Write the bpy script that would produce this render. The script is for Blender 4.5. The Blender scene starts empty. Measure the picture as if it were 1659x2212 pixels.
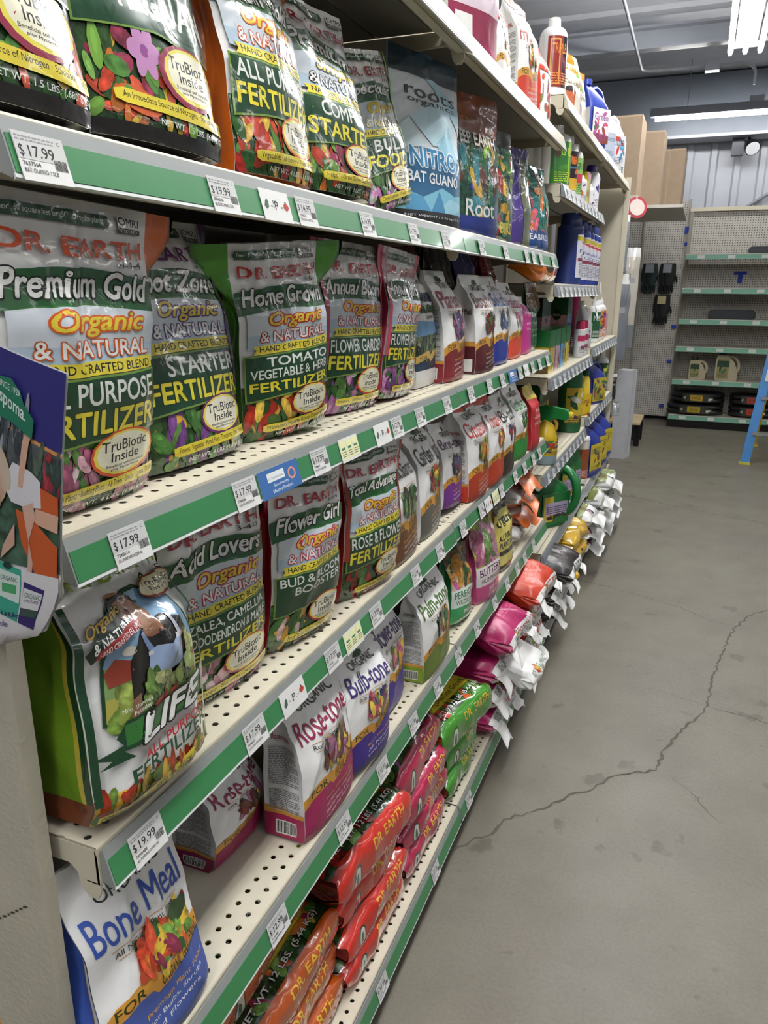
import bpy, math, random
import numpy as np
from mathutils import Vector, Matrix, geometry

scene = bpy.context.scene
COL = scene.collection
rng = np.random.RandomState(7)
random.seed(7)

# ------------------------------------------------------------------ camera
def cam_axes(p, y, r):
    cy, sy, cp, sp = math.cos(y), math.sin(y), math.cos(p), math.sin(p)
    f = np.array([-sy * cp, cy * cp, -sp]); ri = np.array([cy, sy, 0]); u = np.cross(ri, f)
    cr, sr = math.cos(r), math.sin(r)
    return cr * ri + sr * u, -sr * ri + cr * u, f
CR, CU, CF = cam_axes(.2857, .3834, .007)
camd = bpy.data.cameras.new('camera'); cam = bpy.data.objects.new('camera', camd); COL.objects.link(cam)
camd.sensor_fit = 'VERTICAL'; camd.sensor_height = 36.0; camd.lens = 1634.2 / 2212 * 36.0
camd.clip_start = .01; camd.clip_end = 60
cam.matrix_world = Matrix(((CR[0], CU[0], -CF[0], .5111), (CR[1], CU[1], -CF[1], 0), (CR[2], CU[2], -CF[2], 1.475), (0, 0, 0, 1)))
scene.camera = cam

# ------------------------------------------------------------------ world, exposure
scene.view_settings.view_transform = 'Standard'; scene.view_settings.look = 'None'
scene.view_settings.gamma = 1; scene.view_settings.use_curve_mapping = False
scene.view_settings.exposure = 0.80
w = bpy.data.worlds.new('World'); scene.world = w; w.use_nodes = True
w.node_tree.nodes['Background'].inputs[0].default_value = (.80, .83, .88, 1)
w.node_tree.nodes['Background'].inputs[1].default_value = .11
scene.cycles.max_bounces = 6; scene.cycles.diffuse_bounces = 3; scene.cycles.glossy_bounces = 3
scene.cycles.transmission_bounces = 4; scene.cycles.transparent_max_bounces = 10
scene.cycles.caustics_reflective = False; scene.cycles.caustics_refractive = False
scene.cycles.use_denoising = True
scene.cycles.sample_clamp_indirect = 6

def area_lamp(name, loc, sx, sy, power, col=(1, .985, .96)):
    l = bpy.data.lights.new(name, 'AREA'); l.shape = 'RECTANGLE'; l.size = sx; l.size_y = sy
    l.energy = power; l.color = col
    o = bpy.data.objects.new(name, l); COL.objects.link(o); o.location = loc
    return o
TUBE_X, TUBE_Z = .60, 3.28
for x in (3.6, 6.4):
    for y in (-1, 3, 7):
        area_lamp('added_fill_light', (x, y, 3.2), .3, 3.2, 12)  # unseen overhead lamps, added as fill from where the next aisle would be

# ------------------------------------------------------------------ materials
def lin(v):
    v = np.asarray(v, float)
    return np.where(v <= .04045, v / 12.92, ((v + .055) / 1.055) ** 2.4)
def hx(s):
    if not isinstance(s, str): return tuple(s)
    s = s.lstrip('#'); s = ''.join(c * 2 for c in s) if len(s) == 3 else s
    return tuple(float(x) for x in lin([int(s[i:i + 2], 16) / 255 for i in (0, 2, 4)]))

MATS = {}
def mat(name, rough=.4, coat=0., bump=0., bscale=60., metal=0., vary=.06, vscale=25., spec=.5, color=None, trans=0., aniso=None):
    """Principled material: colour from the mesh's 'Col' attribute (or a constant) broken up by noise, with fine noise bump."""
    if name in MATS: return MATS[name]
    m = bpy.data.materials.new(name); m.use_nodes = True; nt = m.node_tree; N = nt.nodes; L = nt.links
    b = N['Principled BSDF']
    tc = N.new('ShaderNodeTexCoord')
    if color is None:
        a = N.new('ShaderNodeAttribute'); a.attribute_name = 'Col'; src = a.outputs['Color']
    else:
        rgb = N.new('ShaderNodeRGB'); rgb.outputs[0].default_value = (*hx(color), 1); src = rgb.outputs[0]
    no = N.new('ShaderNodeTexNoise'); no.inputs['Scale'].default_value = vscale; no.inputs['Detail'].default_value = 4
    L.new(tc.outputs['Object'], no.inputs['Vector'])
    mr = N.new('ShaderNodeMapRange'); mr.inputs[1].default_value = .25; mr.inputs[2].default_value = .75
    mr.inputs[3].default_value = 1 - vary; mr.inputs[4].default_value = 1 + vary
    L.new(no.outputs['Fac'], mr.inputs[0])
    mx = N.new('ShaderNodeMix'); mx.data_type = 'RGBA'; mx.blend_type = 'MULTIPLY'; mx.inputs[0].default_value = 1
    L.new(src, mx.inputs[6]); L.new(mr.outputs[0], mx.inputs[7]); L.new(mx.outputs[2], b.inputs['Base Color'])
    b.inputs['Roughness'].default_value = rough; b.inputs['Metallic'].default_value = metal
    b.inputs['Specular IOR Level'].default_value = spec
    b.inputs['Coat Weight'].default_value = coat; b.inputs['Coat Roughness'].default_value = .08
    if trans: b.inputs['Transmission Weight'].default_value = trans
    if bump:
        n2 = N.new('ShaderNodeTexNoise'); n2.inputs['Scale'].default_value = bscale; n2.inputs['Detail'].default_value = 3
        n2.inputs['Distortion'].default_value = .6
        L.new(tc.outputs['Object'], n2.inputs['Vector'])
        bp = N.new('ShaderNodeBump'); bp.inputs['Strength'].default_value = bump; bp.inputs['Distance'].default_value = .01
        L.new(n2.outputs['Fac'], bp.inputs['Height']); L.new(bp.outputs[0], b.inputs['Normal'])
        if coat: L.new(bp.outputs[0], b.inputs['Coat Normal'])
    MATS[name] = m
    return m
FILM = mat('glossy_film', .24, .85, .34, 17, vary=.05)
MATTE = mat('matte_pouch', .42, .12, .16, 30, vary=.04)
LEAFY = mat('printed_foliage', .24, .8, .32, 17, vary=.7, vscale=85)
PAPER = mat('paper', .7, 0, .05, 200, vary=.03)
PLASTIC = mat('moulded_plastic', .32, .1, .03, 60, vary=.03)
GLOSSY = mat('glossy_label', .28, .2, 0, vary=.02)
CARD = mat('cardboard', .75, 0, .12, 120, vary=.08, vscale=12)
STEEL = mat('enamelled_steel', .42, .05, .03, 25, vary=.05, vscale=6)
DARKMETAL = mat('dark_metal', .45, 0, .02, 40, metal=.6)
CHROME = mat('bright_zinc', .3, 0, 0, metal=.9)
WOODM = mat('raw_wood', .65, 0, .15, 40, vary=.18, vscale=9)
STRIP = mat('strip_plastic', .34, .35, .015, 30, vary=.05, vscale=9)

def emit(name, col, s):
    m = bpy.data.materials.new(name); m.use_nodes = True; nt = m.node_tree
    b = nt.nodes['Principled BSDF']; b.inputs['Emission Color'].default_value = (*col, 1); b.inputs['Emission Strength'].default_value = s
    b.inputs['Base Color'].default_value = (.8, .8, .8, 1)
    return m
TUBE = emit('lit_tube', (1, .985, .955), 30)

def holes_material(name, base, pitch, r, lines, axis_uv, rough=.45, dark=None, stagger=True):
    """Steel or hardboard with round holes on a grid: holes are see-through (dark=None) or sunk dark spots."""
    m = bpy.data.materials.new(name); m.use_nodes = True; nt = m.node_tree; N = nt.nodes; L = nt.links
    b = N['Principled BSDF']; out = N['Material Output']
    b.inputs['Roughness'].default_value = rough
    tc = N.new('ShaderNodeTexCoord'); sp = N.new('ShaderNodeSeparateXYZ'); L.new(tc.outputs['Object'], sp.inputs[0])
    def math_(op, a, c=None, d=None):
        n = N.new('ShaderNodeMath'); n.operation = op
        for i, v in enumerate((a, c, d)):
            if v is None: continue
            if isinstance(v, (int, float)): n.inputs[i].default_value = v
            else: L.new(v, n.inputs[i])
        return n.outputs[0]
    U = sp.outputs[axis_uv[0]]; V = sp.outputs[axis_uv[1]]
    if lines is None:
        row = math_('FLOOR', math_('DIVIDE', V, pitch))
        fv = math_('SUBTRACT', math_('SUBTRACT', math_('DIVIDE', V, pitch), row), .5)
        fu = math_('SUBTRACT', math_('FRACT', math_('ADD', math_('DIVIDE', U, pitch), 50.0)), .5)
        d = math_('MULTIPLY', math_('SQRT', math_('ADD', math_('MULTIPLY', fu, fu), math_('MULTIPLY', fv, fv))), pitch)
        mask = math_('LESS_THAN', d, r)
    else:
        mask = None
        for k, v0 in enumerate(lines):
            fu = math_('MULTIPLY', math_('SUBTRACT', math_('FRACT', math_('ADD', math_('DIVIDE', U, pitch), 50.0 + (.5 * (k % 2) if stagger else 0))), .5), pitch)
            fv = math_('SUBTRACT', V, v0)
            d = math_('SQRT', math_('ADD', math_('MULTIPLY', fu, fu), math_('MULTIPLY', fv, fv)))
            k_ = math_('LESS_THAN', d, r)
            mask = k_ if mask is None else math_('MAXIMUM', mask, k_)
    no = N.new('ShaderNodeTexNoise'); no.inputs['Scale'].default_value = 9; no.inputs['Detail'].default_value = 6; L.new(tc.outputs['Object'], no.inputs['Vector'])
    rp = N.new('ShaderNodeValToRGB'); c0 = np.array(hx(base))
    rp.color_ramp.elements[0].position = .3; rp.color_ramp.elements[0].color = (*(c0 * .86), 1)
    rp.color_ramp.elements[1].position = .6; rp.color_ramp.elements[1].color = (*c0, 1)
    L.new(no.outputs['Fac'], rp.inputs[0])
    if dark is not None:
        mx = N.new('ShaderNodeMix'); mx.data_type = 'RGBA'; L.new(mask, mx.inputs[0]); L.new(rp.outputs[0], mx.inputs[6])
        mx.inputs[7].default_value = (*hx(dark), 1); L.new(mx.outputs[2], b.inputs['Base Color'])
    else:
        L.new(rp.outputs[0], b.inputs['Base Color'])
        tr = N.new('ShaderNodeBsdfTransparent'); ms = N.new('ShaderNodeMixShader')
        L.new(mask, ms.inputs[0]); L.new(b.outputs[0], ms.inputs[1]); L.new(tr.outputs[0], ms.inputs[2]); L.new(ms.outputs[0], out.inputs['Surface'])
    return m
DECK = holes_material('perforated_deck', '#cbc4b0', .0255, .0043, (-.020, -.045), (1, 0))
PEG = holes_material('pegboard', '#c2beb5', .0254, .0050, None, (0, 2), .6, dark='#3c3a37')

# ------------------------------------------------------------------ mesh building
class MB:
    def __init__(s): s.V = []; s.F = []; s.n = 0
    def _add(s, V, faces, nrm, col, m, k):
        """V (n,3); faces (f,k) indices; nrm (n,3) per vertex or None (flat); col rgb or (f,3)."""
        V = np.asarray(V, float); faces = np.asarray(faces, int)
        if nrm is None:
            a = V[faces[:, 0]]; n = np.cross(V[faces[:, 1]] - a, V[faces[:, 2]] - a) if k == 3 else np.cross(V[faces[:, 2]] - a, V[faces[:, 3]] - V[faces[:, 1]])
            ln = np.repeat(n[:, None, :], k, 1)
        else: ln = np.asarray(nrm)[faces]
        ln = ln / np.maximum(np.linalg.norm(ln, axis=2, keepdims=True), 1e-12)
        col = np.asarray(hx(col) if isinstance(col, str) else col, float)
        if col.ndim == 1: col = np.repeat(col[None], len(faces), 0)
        s.V.append(V); s.F.append((faces + s.n, ln, col, m, k)); s.n += len(V)
    def grid(s, P, col, m=FILM, smooth=True, flip=False):
        P = np.asarray(P, float)
        if flip: P = P[:, ::-1]
        nt, ns = P.shape[:2]; idx = np.arange(nt * ns).reshape(nt, ns)
        if smooth:   # triangles, split along the same diagonal the printed artwork follows
            f = np.concatenate([np.stack([idx[:-1, :-1], idx[:-1, 1:], idx[1:, 1:]], -1).reshape(-1, 3), np.stack([idx[:-1, :-1], idx[1:, 1:], idx[1:, :-1]], -1).reshape(-1, 3)])
            s._add(P.reshape(-1, 3), f, grid_normals(P).reshape(-1, 3), col, m, 3)
        else:
            f = np.stack([idx[:-1, :-1], idx[:-1, 1:], idx[1:, 1:], idx[1:, :-1]], -1).reshape(-1, 4)
            s._add(P.reshape(-1, 3), f, None, col, m, 4)
    def soup(s, T, Nn, col, m):
        n = len(T)
        if n: s._add(T.reshape(-1, 3), np.arange(n * 3).reshape(n, 3), Nn.reshape(-1, 3), col, m, 3)
    def box(s, x0, x1, y0, y1, z0, z1, col, m=STEEL, M=None):
        v = np.array([[x, y, z] for z in (z0, z1) for y in (y0, y1) for x in (x0, x1)], float)
        if M is not None: v = v @ np.array(M)[:3, :3].T + np.array(M)[:3, 3]
        s._add(v, [[0, 2, 3, 1], [4, 5, 7, 6], [0, 1, 5, 4], [1, 3, 7, 5], [3, 2, 6, 7], [2, 0, 4, 6]], None, col, m, 4)
    def prism(s, prof, y0, y1, col, m=STEEL, axis='y'):
        """Closed 2D profile (CCW seen against +axis) swept along an axis."""
        pr = np.asarray(prof, float); n = len(pr)
        def pt(p, y): return {'y': (p[0], y, p[1]), 'x': (y, p[0], p[1]), 'z': (p[0], p[1], y)}[axis]
        V = [pt(p, y0) for p in pr] + [pt(p, y1) for p in pr]
        f = [[i, (i + 1) % n, (i + 1) % n + n, i + n] for i in range(n)]
        s._add(V, f, None, col, m, 4)
        tri = geometry.tessellate_polygon([[Vector((p[0], p[1], 0)) for p in pr]])
        s._add(V, [list(t) for t in tri], None, col, m, 3)
        s._add(V, [[q + n for q in t] for t in tri], None, col, m, 3)
    def tube(s, pts, r, col, m=PLASTIC, k=10, closed=False):
        pts = np.asarray(pts, float); n = len(pts); r = np.broadcast_to(np.asarray(r, float), (n,))
        T = np.gradient(pts, axis=0); T /= np.linalg.norm(T, axis=1, keepdims=True)
        a0 = np.array([0, 0, 1.]) if abs(T[0] @ np.array([0, 0, 1.])) < .9 else np.array([1., 0, 0])
        rings = []
        for i in range(n):
            u = np.cross(T[i], a0); u /= np.linalg.norm(u); a0_ = np.cross(u, T[i]); a0 = a0_
            an = np.linspace(0, 2 * math.pi, k + 1)
            rings.append(pts[i] + r[i] * (np.cos(an)[:, None] * u + np.sin(an)[:, None] * a0_))
        R = np.array(rings); s.grid(R, col, m, flip=True)
        for R_, fl in ((R[0], 1), (R[-1], 0)):
            c = R_[:-1].mean(0); q = R_[:-1] if not fl else R_[:-1][::-1]
            s._add(np.vstack([c, q]), [[0, 1 + (i + 1) % k, 1 + i] for i in range(k)], None, col, m, 3)
    def lathe(s, prof, col, m=PLASTIC, k=28, c=(0, 0), sy=1., cols=None):
        """prof: list of (r,z) upward; colour per band if cols."""
        pr = np.asarray(prof, float); an = np.linspace(0, 2 * math.pi, k + 1)
        P = np.stack([c[0] + pr[:, 0:1] * np.cos(an), c[1] + sy * pr[:, 0:1] * np.sin(an), np.repeat(pr[:, 1:2], k + 1, 1)], -1)
        if cols is None: s.grid(P, col, m)
        else:
            for i in range(len(pr) - 1): s.grid(P[i:i + 2], cols[i], m)
        for i in (0, -1):
            if pr[i, 0] > 1e-4:
                q = P[i][:-1]; cc = q.mean(0); q = q if i == -1 else q[::-1]
                s._add(np.vstack([cc, q]), [[0, 1 + j, 1 + (j + 1) % k] for j in range(k)], None, col if cols is None else cols[i], m, 3)
    def build(s, name, parent=None, loc=None, rot=None):
        me = bpy.data.meshes.new(name)
        V = np.concatenate(s.V); me.vertices.add(len(V)); me.vertices.foreach_set('co', V.astype(np.float32).ravel())
        li = np.concatenate([f[0].ravel() for f in s.F]); sizes = np.concatenate([np.full(len(f[0]), f[4]) for f in s.F])
        me.loops.add(len(li)); me.loops.foreach_set('vertex_index', li.astype(np.int32))
        me.polygons.add(len(sizes)); st = np.concatenate([[0], np.cumsum(sizes)[:-1]])
        me.polygons.foreach_set('loop_start', st.astype(np.int32))
        ms = []; mi = []
        for f in s.F:
            if f[3] not in ms: ms.append(f[3])
            mi.append(np.full(len(f[0]), ms.index(f[3])))
        for m in ms: me.materials.append(m)
        me.polygons.foreach_set('material_index', np.concatenate(mi).astype(np.int32))
        me.polygons.foreach_set('use_smooth', np.ones(len(sizes), bool))
        me.update(calc_edges=True)
        ca = me.color_attributes.new('Col', 'BYTE_COLOR', 'CORNER')
        lc = np.concatenate([np.repeat(f[2], f[4], 0) for f in s.F]); lc = np.hstack([lc, np.ones((len(lc), 1))])
        ca.data.foreach_set('color', lc.astype(np.float32).ravel())
        ln = np.concatenate([f[1].reshape(-1, 3) for f in s.F])
        me.normals_split_custom_set(ln.tolist())
        o = bpy.data.objects.new(name, me); COL.objects.link(o)
        if parent is not None: o.parent = parent
        if loc is not None: o.location = loc
        if rot is not None: o.rotation_euler = rot
        return o

def grid_normals(P):
    du = np.gradient(P, axis=1) if P.shape[1] > 1 else np.zeros_like(P); dv = np.gradient(P, axis=0)
    n = np.cross(du, dv); l = np.linalg.norm(n, axis=2, keepdims=True)
    return n / np.maximum(l, 1e-12)

def empty(name, loc, rot=(0, 0, 0)):
    o = bpy.data.objects.new(name, None); o.empty_display_size = .05; COL.objects.link(o); o.location = loc; o.rotation_euler = rot
    return o
def tag(o, label=None, cat=None, group=None, kind=None):
    if label: o['label'] = label
    if cat: o['category'] = cat
    if group: o['group'] = group
    if kind: o['kind'] = kind
    return o
def copy_thing(o, loc, rot=None, label=None):
    c = o.copy(); COL.objects.link(c); c.location = loc
    if rot is not None: c.rotation_euler = rot
    if label: c['label'] = label
    for ch in o.children:
        k = ch.copy(); COL.objects.link(k); k.parent = c
        for g in ch.children:
            q = g.copy(); COL.objects.link(q); q.parent = k
    return c

# ------------------------------------------------------------------ printed artwork (vector shapes laid on a surface grid)
_TX = {}
def text_tris(s, bold, shear):
    """Filled glyph triangles of a line of type, thickened by stroking the glyph outlines."""
    k = (s, bold, shear)
    if k not in _TX:
        cu = bpy.data.curves.new('t', 'FONT'); cu.body = s; cu.size = 1; cu.shear = shear; cu.resolution_u = 3
        ob = bpy.data.objects.new('t', cu); me = ob.to_mesh(); me.calc_loop_triangles()
        v = np.zeros(len(me.vertices) * 3, np.float32); me.vertices.foreach_get('co', v); v = v.reshape(-1, 3)[:, :2].astype(float)
        t = np.zeros(len(me.loop_triangles) * 3, np.int32); me.loop_triangles.foreach_get('vertices', t); t = t.reshape(-1, 3)
        T = v[t] if len(t) else np.zeros((0, 3, 2))
        ob.to_mesh_clear(); bpy.data.objects.remove(ob); bpy.data.curves.remove(cu)
        if bold > 0 and len(t):
            e = np.sort(np.concatenate([t[:, [0, 1]], t[:, [1, 2]], t[:, [2, 0]]]), 1); u, c = np.unique(e, axis=0, return_counts=True); u = u[c == 1]
            p, q = v[u[:, 0]], v[u[:, 1]]; d = q - p; L = np.linalg.norm(d, axis=1, keepdims=True); ok = L[:, 0] > 1e-5; p, q, d = p[ok], q[ok], d[ok] / L[ok]
            n = np.stack([-d[:, 1], d[:, 0]], -1) * bold; d = d * bold
            Q = [(p - n, q - n, q + n), (p - n, q + n, p + n)]
            for c_ in (p, q): Q += [(c_ - n, c_ + d, c_ + n), (c_ - n, c_ + n, c_ - d)]
            if bold > .03:
                k_ = .707
                for c_ in (p, q): Q += [(c_ + k_ * (n + d), c_ + k_ * (n - d), c_ - k_ * (n + d)), (c_ + k_ * (n + d), c_ - k_ * (n + d), c_ + k_ * (d - n))]
            T = np.concatenate([T] + [np.stack(x, 1) for x in Q])
        a = (T[:, 1, 0] - T[:, 0, 0]) * (T[:, 2, 1] - T[:, 0, 1]) - (T[:, 2, 0] - T[:, 0, 0]) * (T[:, 1, 1] - T[:, 0, 1])
        T[a < 0] = T[a < 0][:, ::-1]
        _TX[k] = T
    return _TX[k]

class Art:
    def __init__(s, seed=0): s.T = []; s.C = []; s.Z = []; s.M = []; s.z = 1.; s.r = np.random.RandomState(seed)
    def _put(s, T, col, leafy=False, dz=1.):
        if len(T) == 0: return
        s.T.append(np.asarray(T, float)); n = len(T); s.C.append(np.repeat(np.array([hx(col)]), n, 0)); s.Z.append(np.full(n, s.z)); s.M.append(np.full(n, 1 if leafy else 0))
        s.z += dz
    def poly(s, pts, col, leafy=False, dz=1.):
        pts = np.asarray(pts, float)
        tri = geometry.tessellate_polygon([[Vector((p[0], p[1], 0)) for p in pts]])
        T = pts[np.array([list(t) for t in tri])] if len(tri) else np.zeros((0, 3, 2))
        a = (T[:, 1, 0] - T[:, 0, 0]) * (T[:, 2, 1] - T[:, 0, 1]) - (T[:, 2, 0] - T[:, 0, 0]) * (T[:, 1, 1] - T[:, 0, 1])
        T[a < 0] = T[a < 0][:, ::-1]
        s._put(T, col, leafy, dz)
    def rect(s, x0, y0, x1, y1, col, leafy=False): s.poly([(x0, y0), (x1, y0), (x1, y1), (x0, y1)], col, leafy)
    def ell(s, cx, cy, rx, ry, col, rot=0., dz=1., leafy=False, n=16):
        a = np.linspace(0, 2 * math.pi, n, endpoint=False); c, si = math.cos(rot), math.sin(rot)
        x, y = rx * np.cos(a), ry * np.sin(a); P = np.stack([cx + c * x - si * y, cy + si * x + c * y], -1)
        i = np.arange(1, n - 1); s._put(np.stack([np.repeat(P[:1], n - 2, 0), P[i], P[i + 1]], 1), col, leafy, dz)
    def text(s, t, x0, x1, y0, y1, col, bold=.012, shear=0., out=None, ow=.05, slope=0., arc=0.):
        base = text_tris(t, bold if y1 - y0 > .018 else 0, shear)
        if len(base) == 0: return
        lo = base.reshape(-1, 2).min(0); hi = base.reshape(-1, 2).max(0); sc = np.array([x1 - x0, y1 - y0]) / np.maximum(hi - lo, 1e-6)
        def fit(T):
            P = (T - lo) * sc + np.array([x0, y0]); u = (P[..., 0] - x0) / (x1 - x0)
            P[..., 1] += slope * (u - .5) + arc * (1 - (2 * u - 1) ** 2)
            return P
        if out: s._put(fit(text_tris(t, bold + ow, shear).copy()), out)
        s._put(fit(base.copy()), col)
    def blobs(s, x0, x1, y0, y1, cols, n, r, stretch=1.6):
        for i in range(n if cols else 0):
            cx = s.r.uniform(x0, x1); cy = s.r.uniform(y0, y1); k = r * s.r.uniform(.5, 1.2)
            c = np.array(hx(cols[s.r.randint(len(cols))])) * s.r.uniform(.55, 1.05); an = s.r.uniform(0, 3.14)
            s.ell(cx, cy, k * stretch, k * .72, c, an, dz=.25, n=10, leafy=s.r.rand() < .6)
            s.ell(cx + .2 * k * math.cos(an), cy + .25 * k, k * stretch * .55, k * .3, np.minimum(c * 1.25, .9), an, dz=.25, n=8, leafy=s.r.rand() < .5)
    def lines(s, x0, x1, y0, y1, n, col, fill=.45):
        """rows of small print"""
        h = (y1 - y0) / n
        for i in range(n):
            y = y1 - (i + 1) * h; x = x0
            while x < x1 - .01:
                L = s.r.uniform(.05, .16) * (x1 - x0); xe = min(x + L, x1)
                s.poly([(x, y + h * .2), (xe, y + h * .2), (xe, y + h * (.2 + fill)), (x, y + h * (.2 + fill))], col, dz=0)
                x = xe + .025 * (x1 - x0)
                if i % 5 == 4 and x > x0 + .6 * (x1 - x0): break
        s.z += 1
    def barcode(s, x0, x1, y0, y1):
        s.rect(x0, y0, x1, y1, '#dcdcd8'); x = x0 + .06 * (x1 - x0)
        while x < x1 - .07 * (x1 - x0):
            wd = s.r.choice([.018, .03, .045]) * (x1 - x0); s.poly([(x, y0 + .1 * (y1 - y0)), (x + wd, y0 + .1 * (y1 - y0)), (x + wd, y1 - .08 * (y1 - y0)), (x, y1 - .08 * (y1 - y0))], '#22251f', dz=0); x += wd + s.r.choice([.02, .035]) * (x1 - x0)
        s.z += 1
    def put(s, mb, P, m=FILM, step=.00005, base=.0008, cuts=None):
        """Lay the artwork on grid P (nt,ns,3) whose (s,t) span is 0..1, following its curvature."""
        if not s.T: return
        T = np.concatenate(s.T); C = np.concatenate(s.C); Z = np.concatenate(s.Z); Mi = np.concatenate(s.M)
        nt, ns = P.shape[:2]
        cs, ct = cuts or (ns - 1, nt - 1)
        T = np.clip(T, 0.001, .999)
        ar = np.abs((T[:, 1, 0] - T[:, 0, 0]) * (T[:, 2, 1] - T[:, 0, 1]) - (T[:, 2, 0] - T[:, 0, 0]) * (T[:, 1, 1] - T[:, 0, 1])); k = ar > 1e-9
        T, C, Z, Mi = T[k], C[k], Z[k], Mi[k]
        for ax, n in ((0, cs), (1, ct)):
            for i in range(1, n): T, C, Z, Mi = cut_tris(T, C, Z, Mi, ax, i / n)
        N = grid_normals(P)
        u = T[..., 0] * (ns - 1); v = T[..., 1] * (nt - 1)
        i = np.clip(u.astype(int), 0, ns - 2); j = np.clip(v.astype(int), 0, nt - 2); fu = (u - i)[..., None]; fv = (v - j)[..., None]
        def bil(A): return A[j, i] * (1 - fu) * (1 - fv) + A[j, i + 1] * fu * (1 - fv) + A[j + 1, i] * (1 - fu) * fv + A[j + 1, i + 1] * fu * fv
        Nn = bil(N); Nn /= np.maximum(np.linalg.norm(Nn, axis=-1, keepdims=True), 1e-9)
        def tri(A):
            lo = A[j, i] + (A[j, i + 1] - A[j, i]) * fu + (A[j + 1, i + 1] - A[j, i + 1]) * fv
            hi = A[j, i] + (A[j + 1, i] - A[j, i]) * fv + (A[j + 1, i + 1] - A[j + 1, i]) * fu
            return np.where(fu >= fv, lo, hi)
        X = tri(P) + Nn * (base + step * Z)[:, None, None]
        for q, mm in ((0, m), (1, LEAFY)):
            k = Mi == q
            if k.any(): mb.soup(X[k], Nn[k], C[k], mm)

def cut_tris(T, C, Z, Mi, ax, c):
    d = T[:, :, ax] - c; sgn = d > 0
    x = (d.min(1) < -1e-6) & (d.max(1) > 1e-6)
    if not x.any(): return T, C, Z, Mi
    K = T[x]; sg = sgn[x]; n1 = sg.sum(1); lone = np.where(n1 == 1, sg.argmax(1), (~sg).argmax(1))
    r = np.arange(len(K)); v0, v1, v2 = K[r, lone], K[r, (lone + 1) % 3], K[r, (lone + 2) % 3]
    def ip(a, b):
        t = (c - a[:, ax]) / (b[:, ax] - a[:, ax]); return a + t[:, None] * (b - a)
    p1, p2 = ip(v0, v1), ip(v0, v2)
    new = np.concatenate([np.stack([v0, p1, p2], 1), np.stack([p1, v1, v2], 1), np.stack([p1, v2, p2], 1)])
    return (np.concatenate([T[~x], new]), np.concatenate([C[~x]] + [C[x]] * 3), np.concatenate([Z[~x]] + [Z[x]] * 3), np.concatenate([Mi[~x]] + [Mi[x]] * 3))
# ------------------------------------------------------------------ bags
def smooth(a, b, t):
    k = np.clip((t - a) / (b - a), 0, 1); return k * k * (3 - 2 * k)
def curve_interp(t, pts):
    x = [p[0] for p in pts]; y = [p[1] for p in pts]
    i = np.clip(np.searchsorted(x, t, 'right') - 1, 0, len(x) - 2); xa = np.array(x); ya = np.array(y)
    f = (t - xa[i]) / (xa[i + 1] - xa[i]); f = f * f * (3 - 2 * f)
    return ya[i] * (1 - f) + ya[i + 1] * f
PROF = {
    'doy': [(0, .86), (.07, 1), (.35, .95), (.6, .70), (.78, .34), (.88, .12), (1, .035)],
    'tone': [(0, .93), (.05, 1), (.45, .97), (.66, .84), (.8, .52), (.92, .14), (1, .04)],
    'fat': [(0, .75), (.09, 1), (.45, 1.08), (.7, .95), (.84, .55), (.95, .18), (1, .06)],
    'flat': [(0, .95), (.05, 1), (.3, .85), (.6, .5), (.8, .22), (.93, .08), (1, .04)],
}
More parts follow.
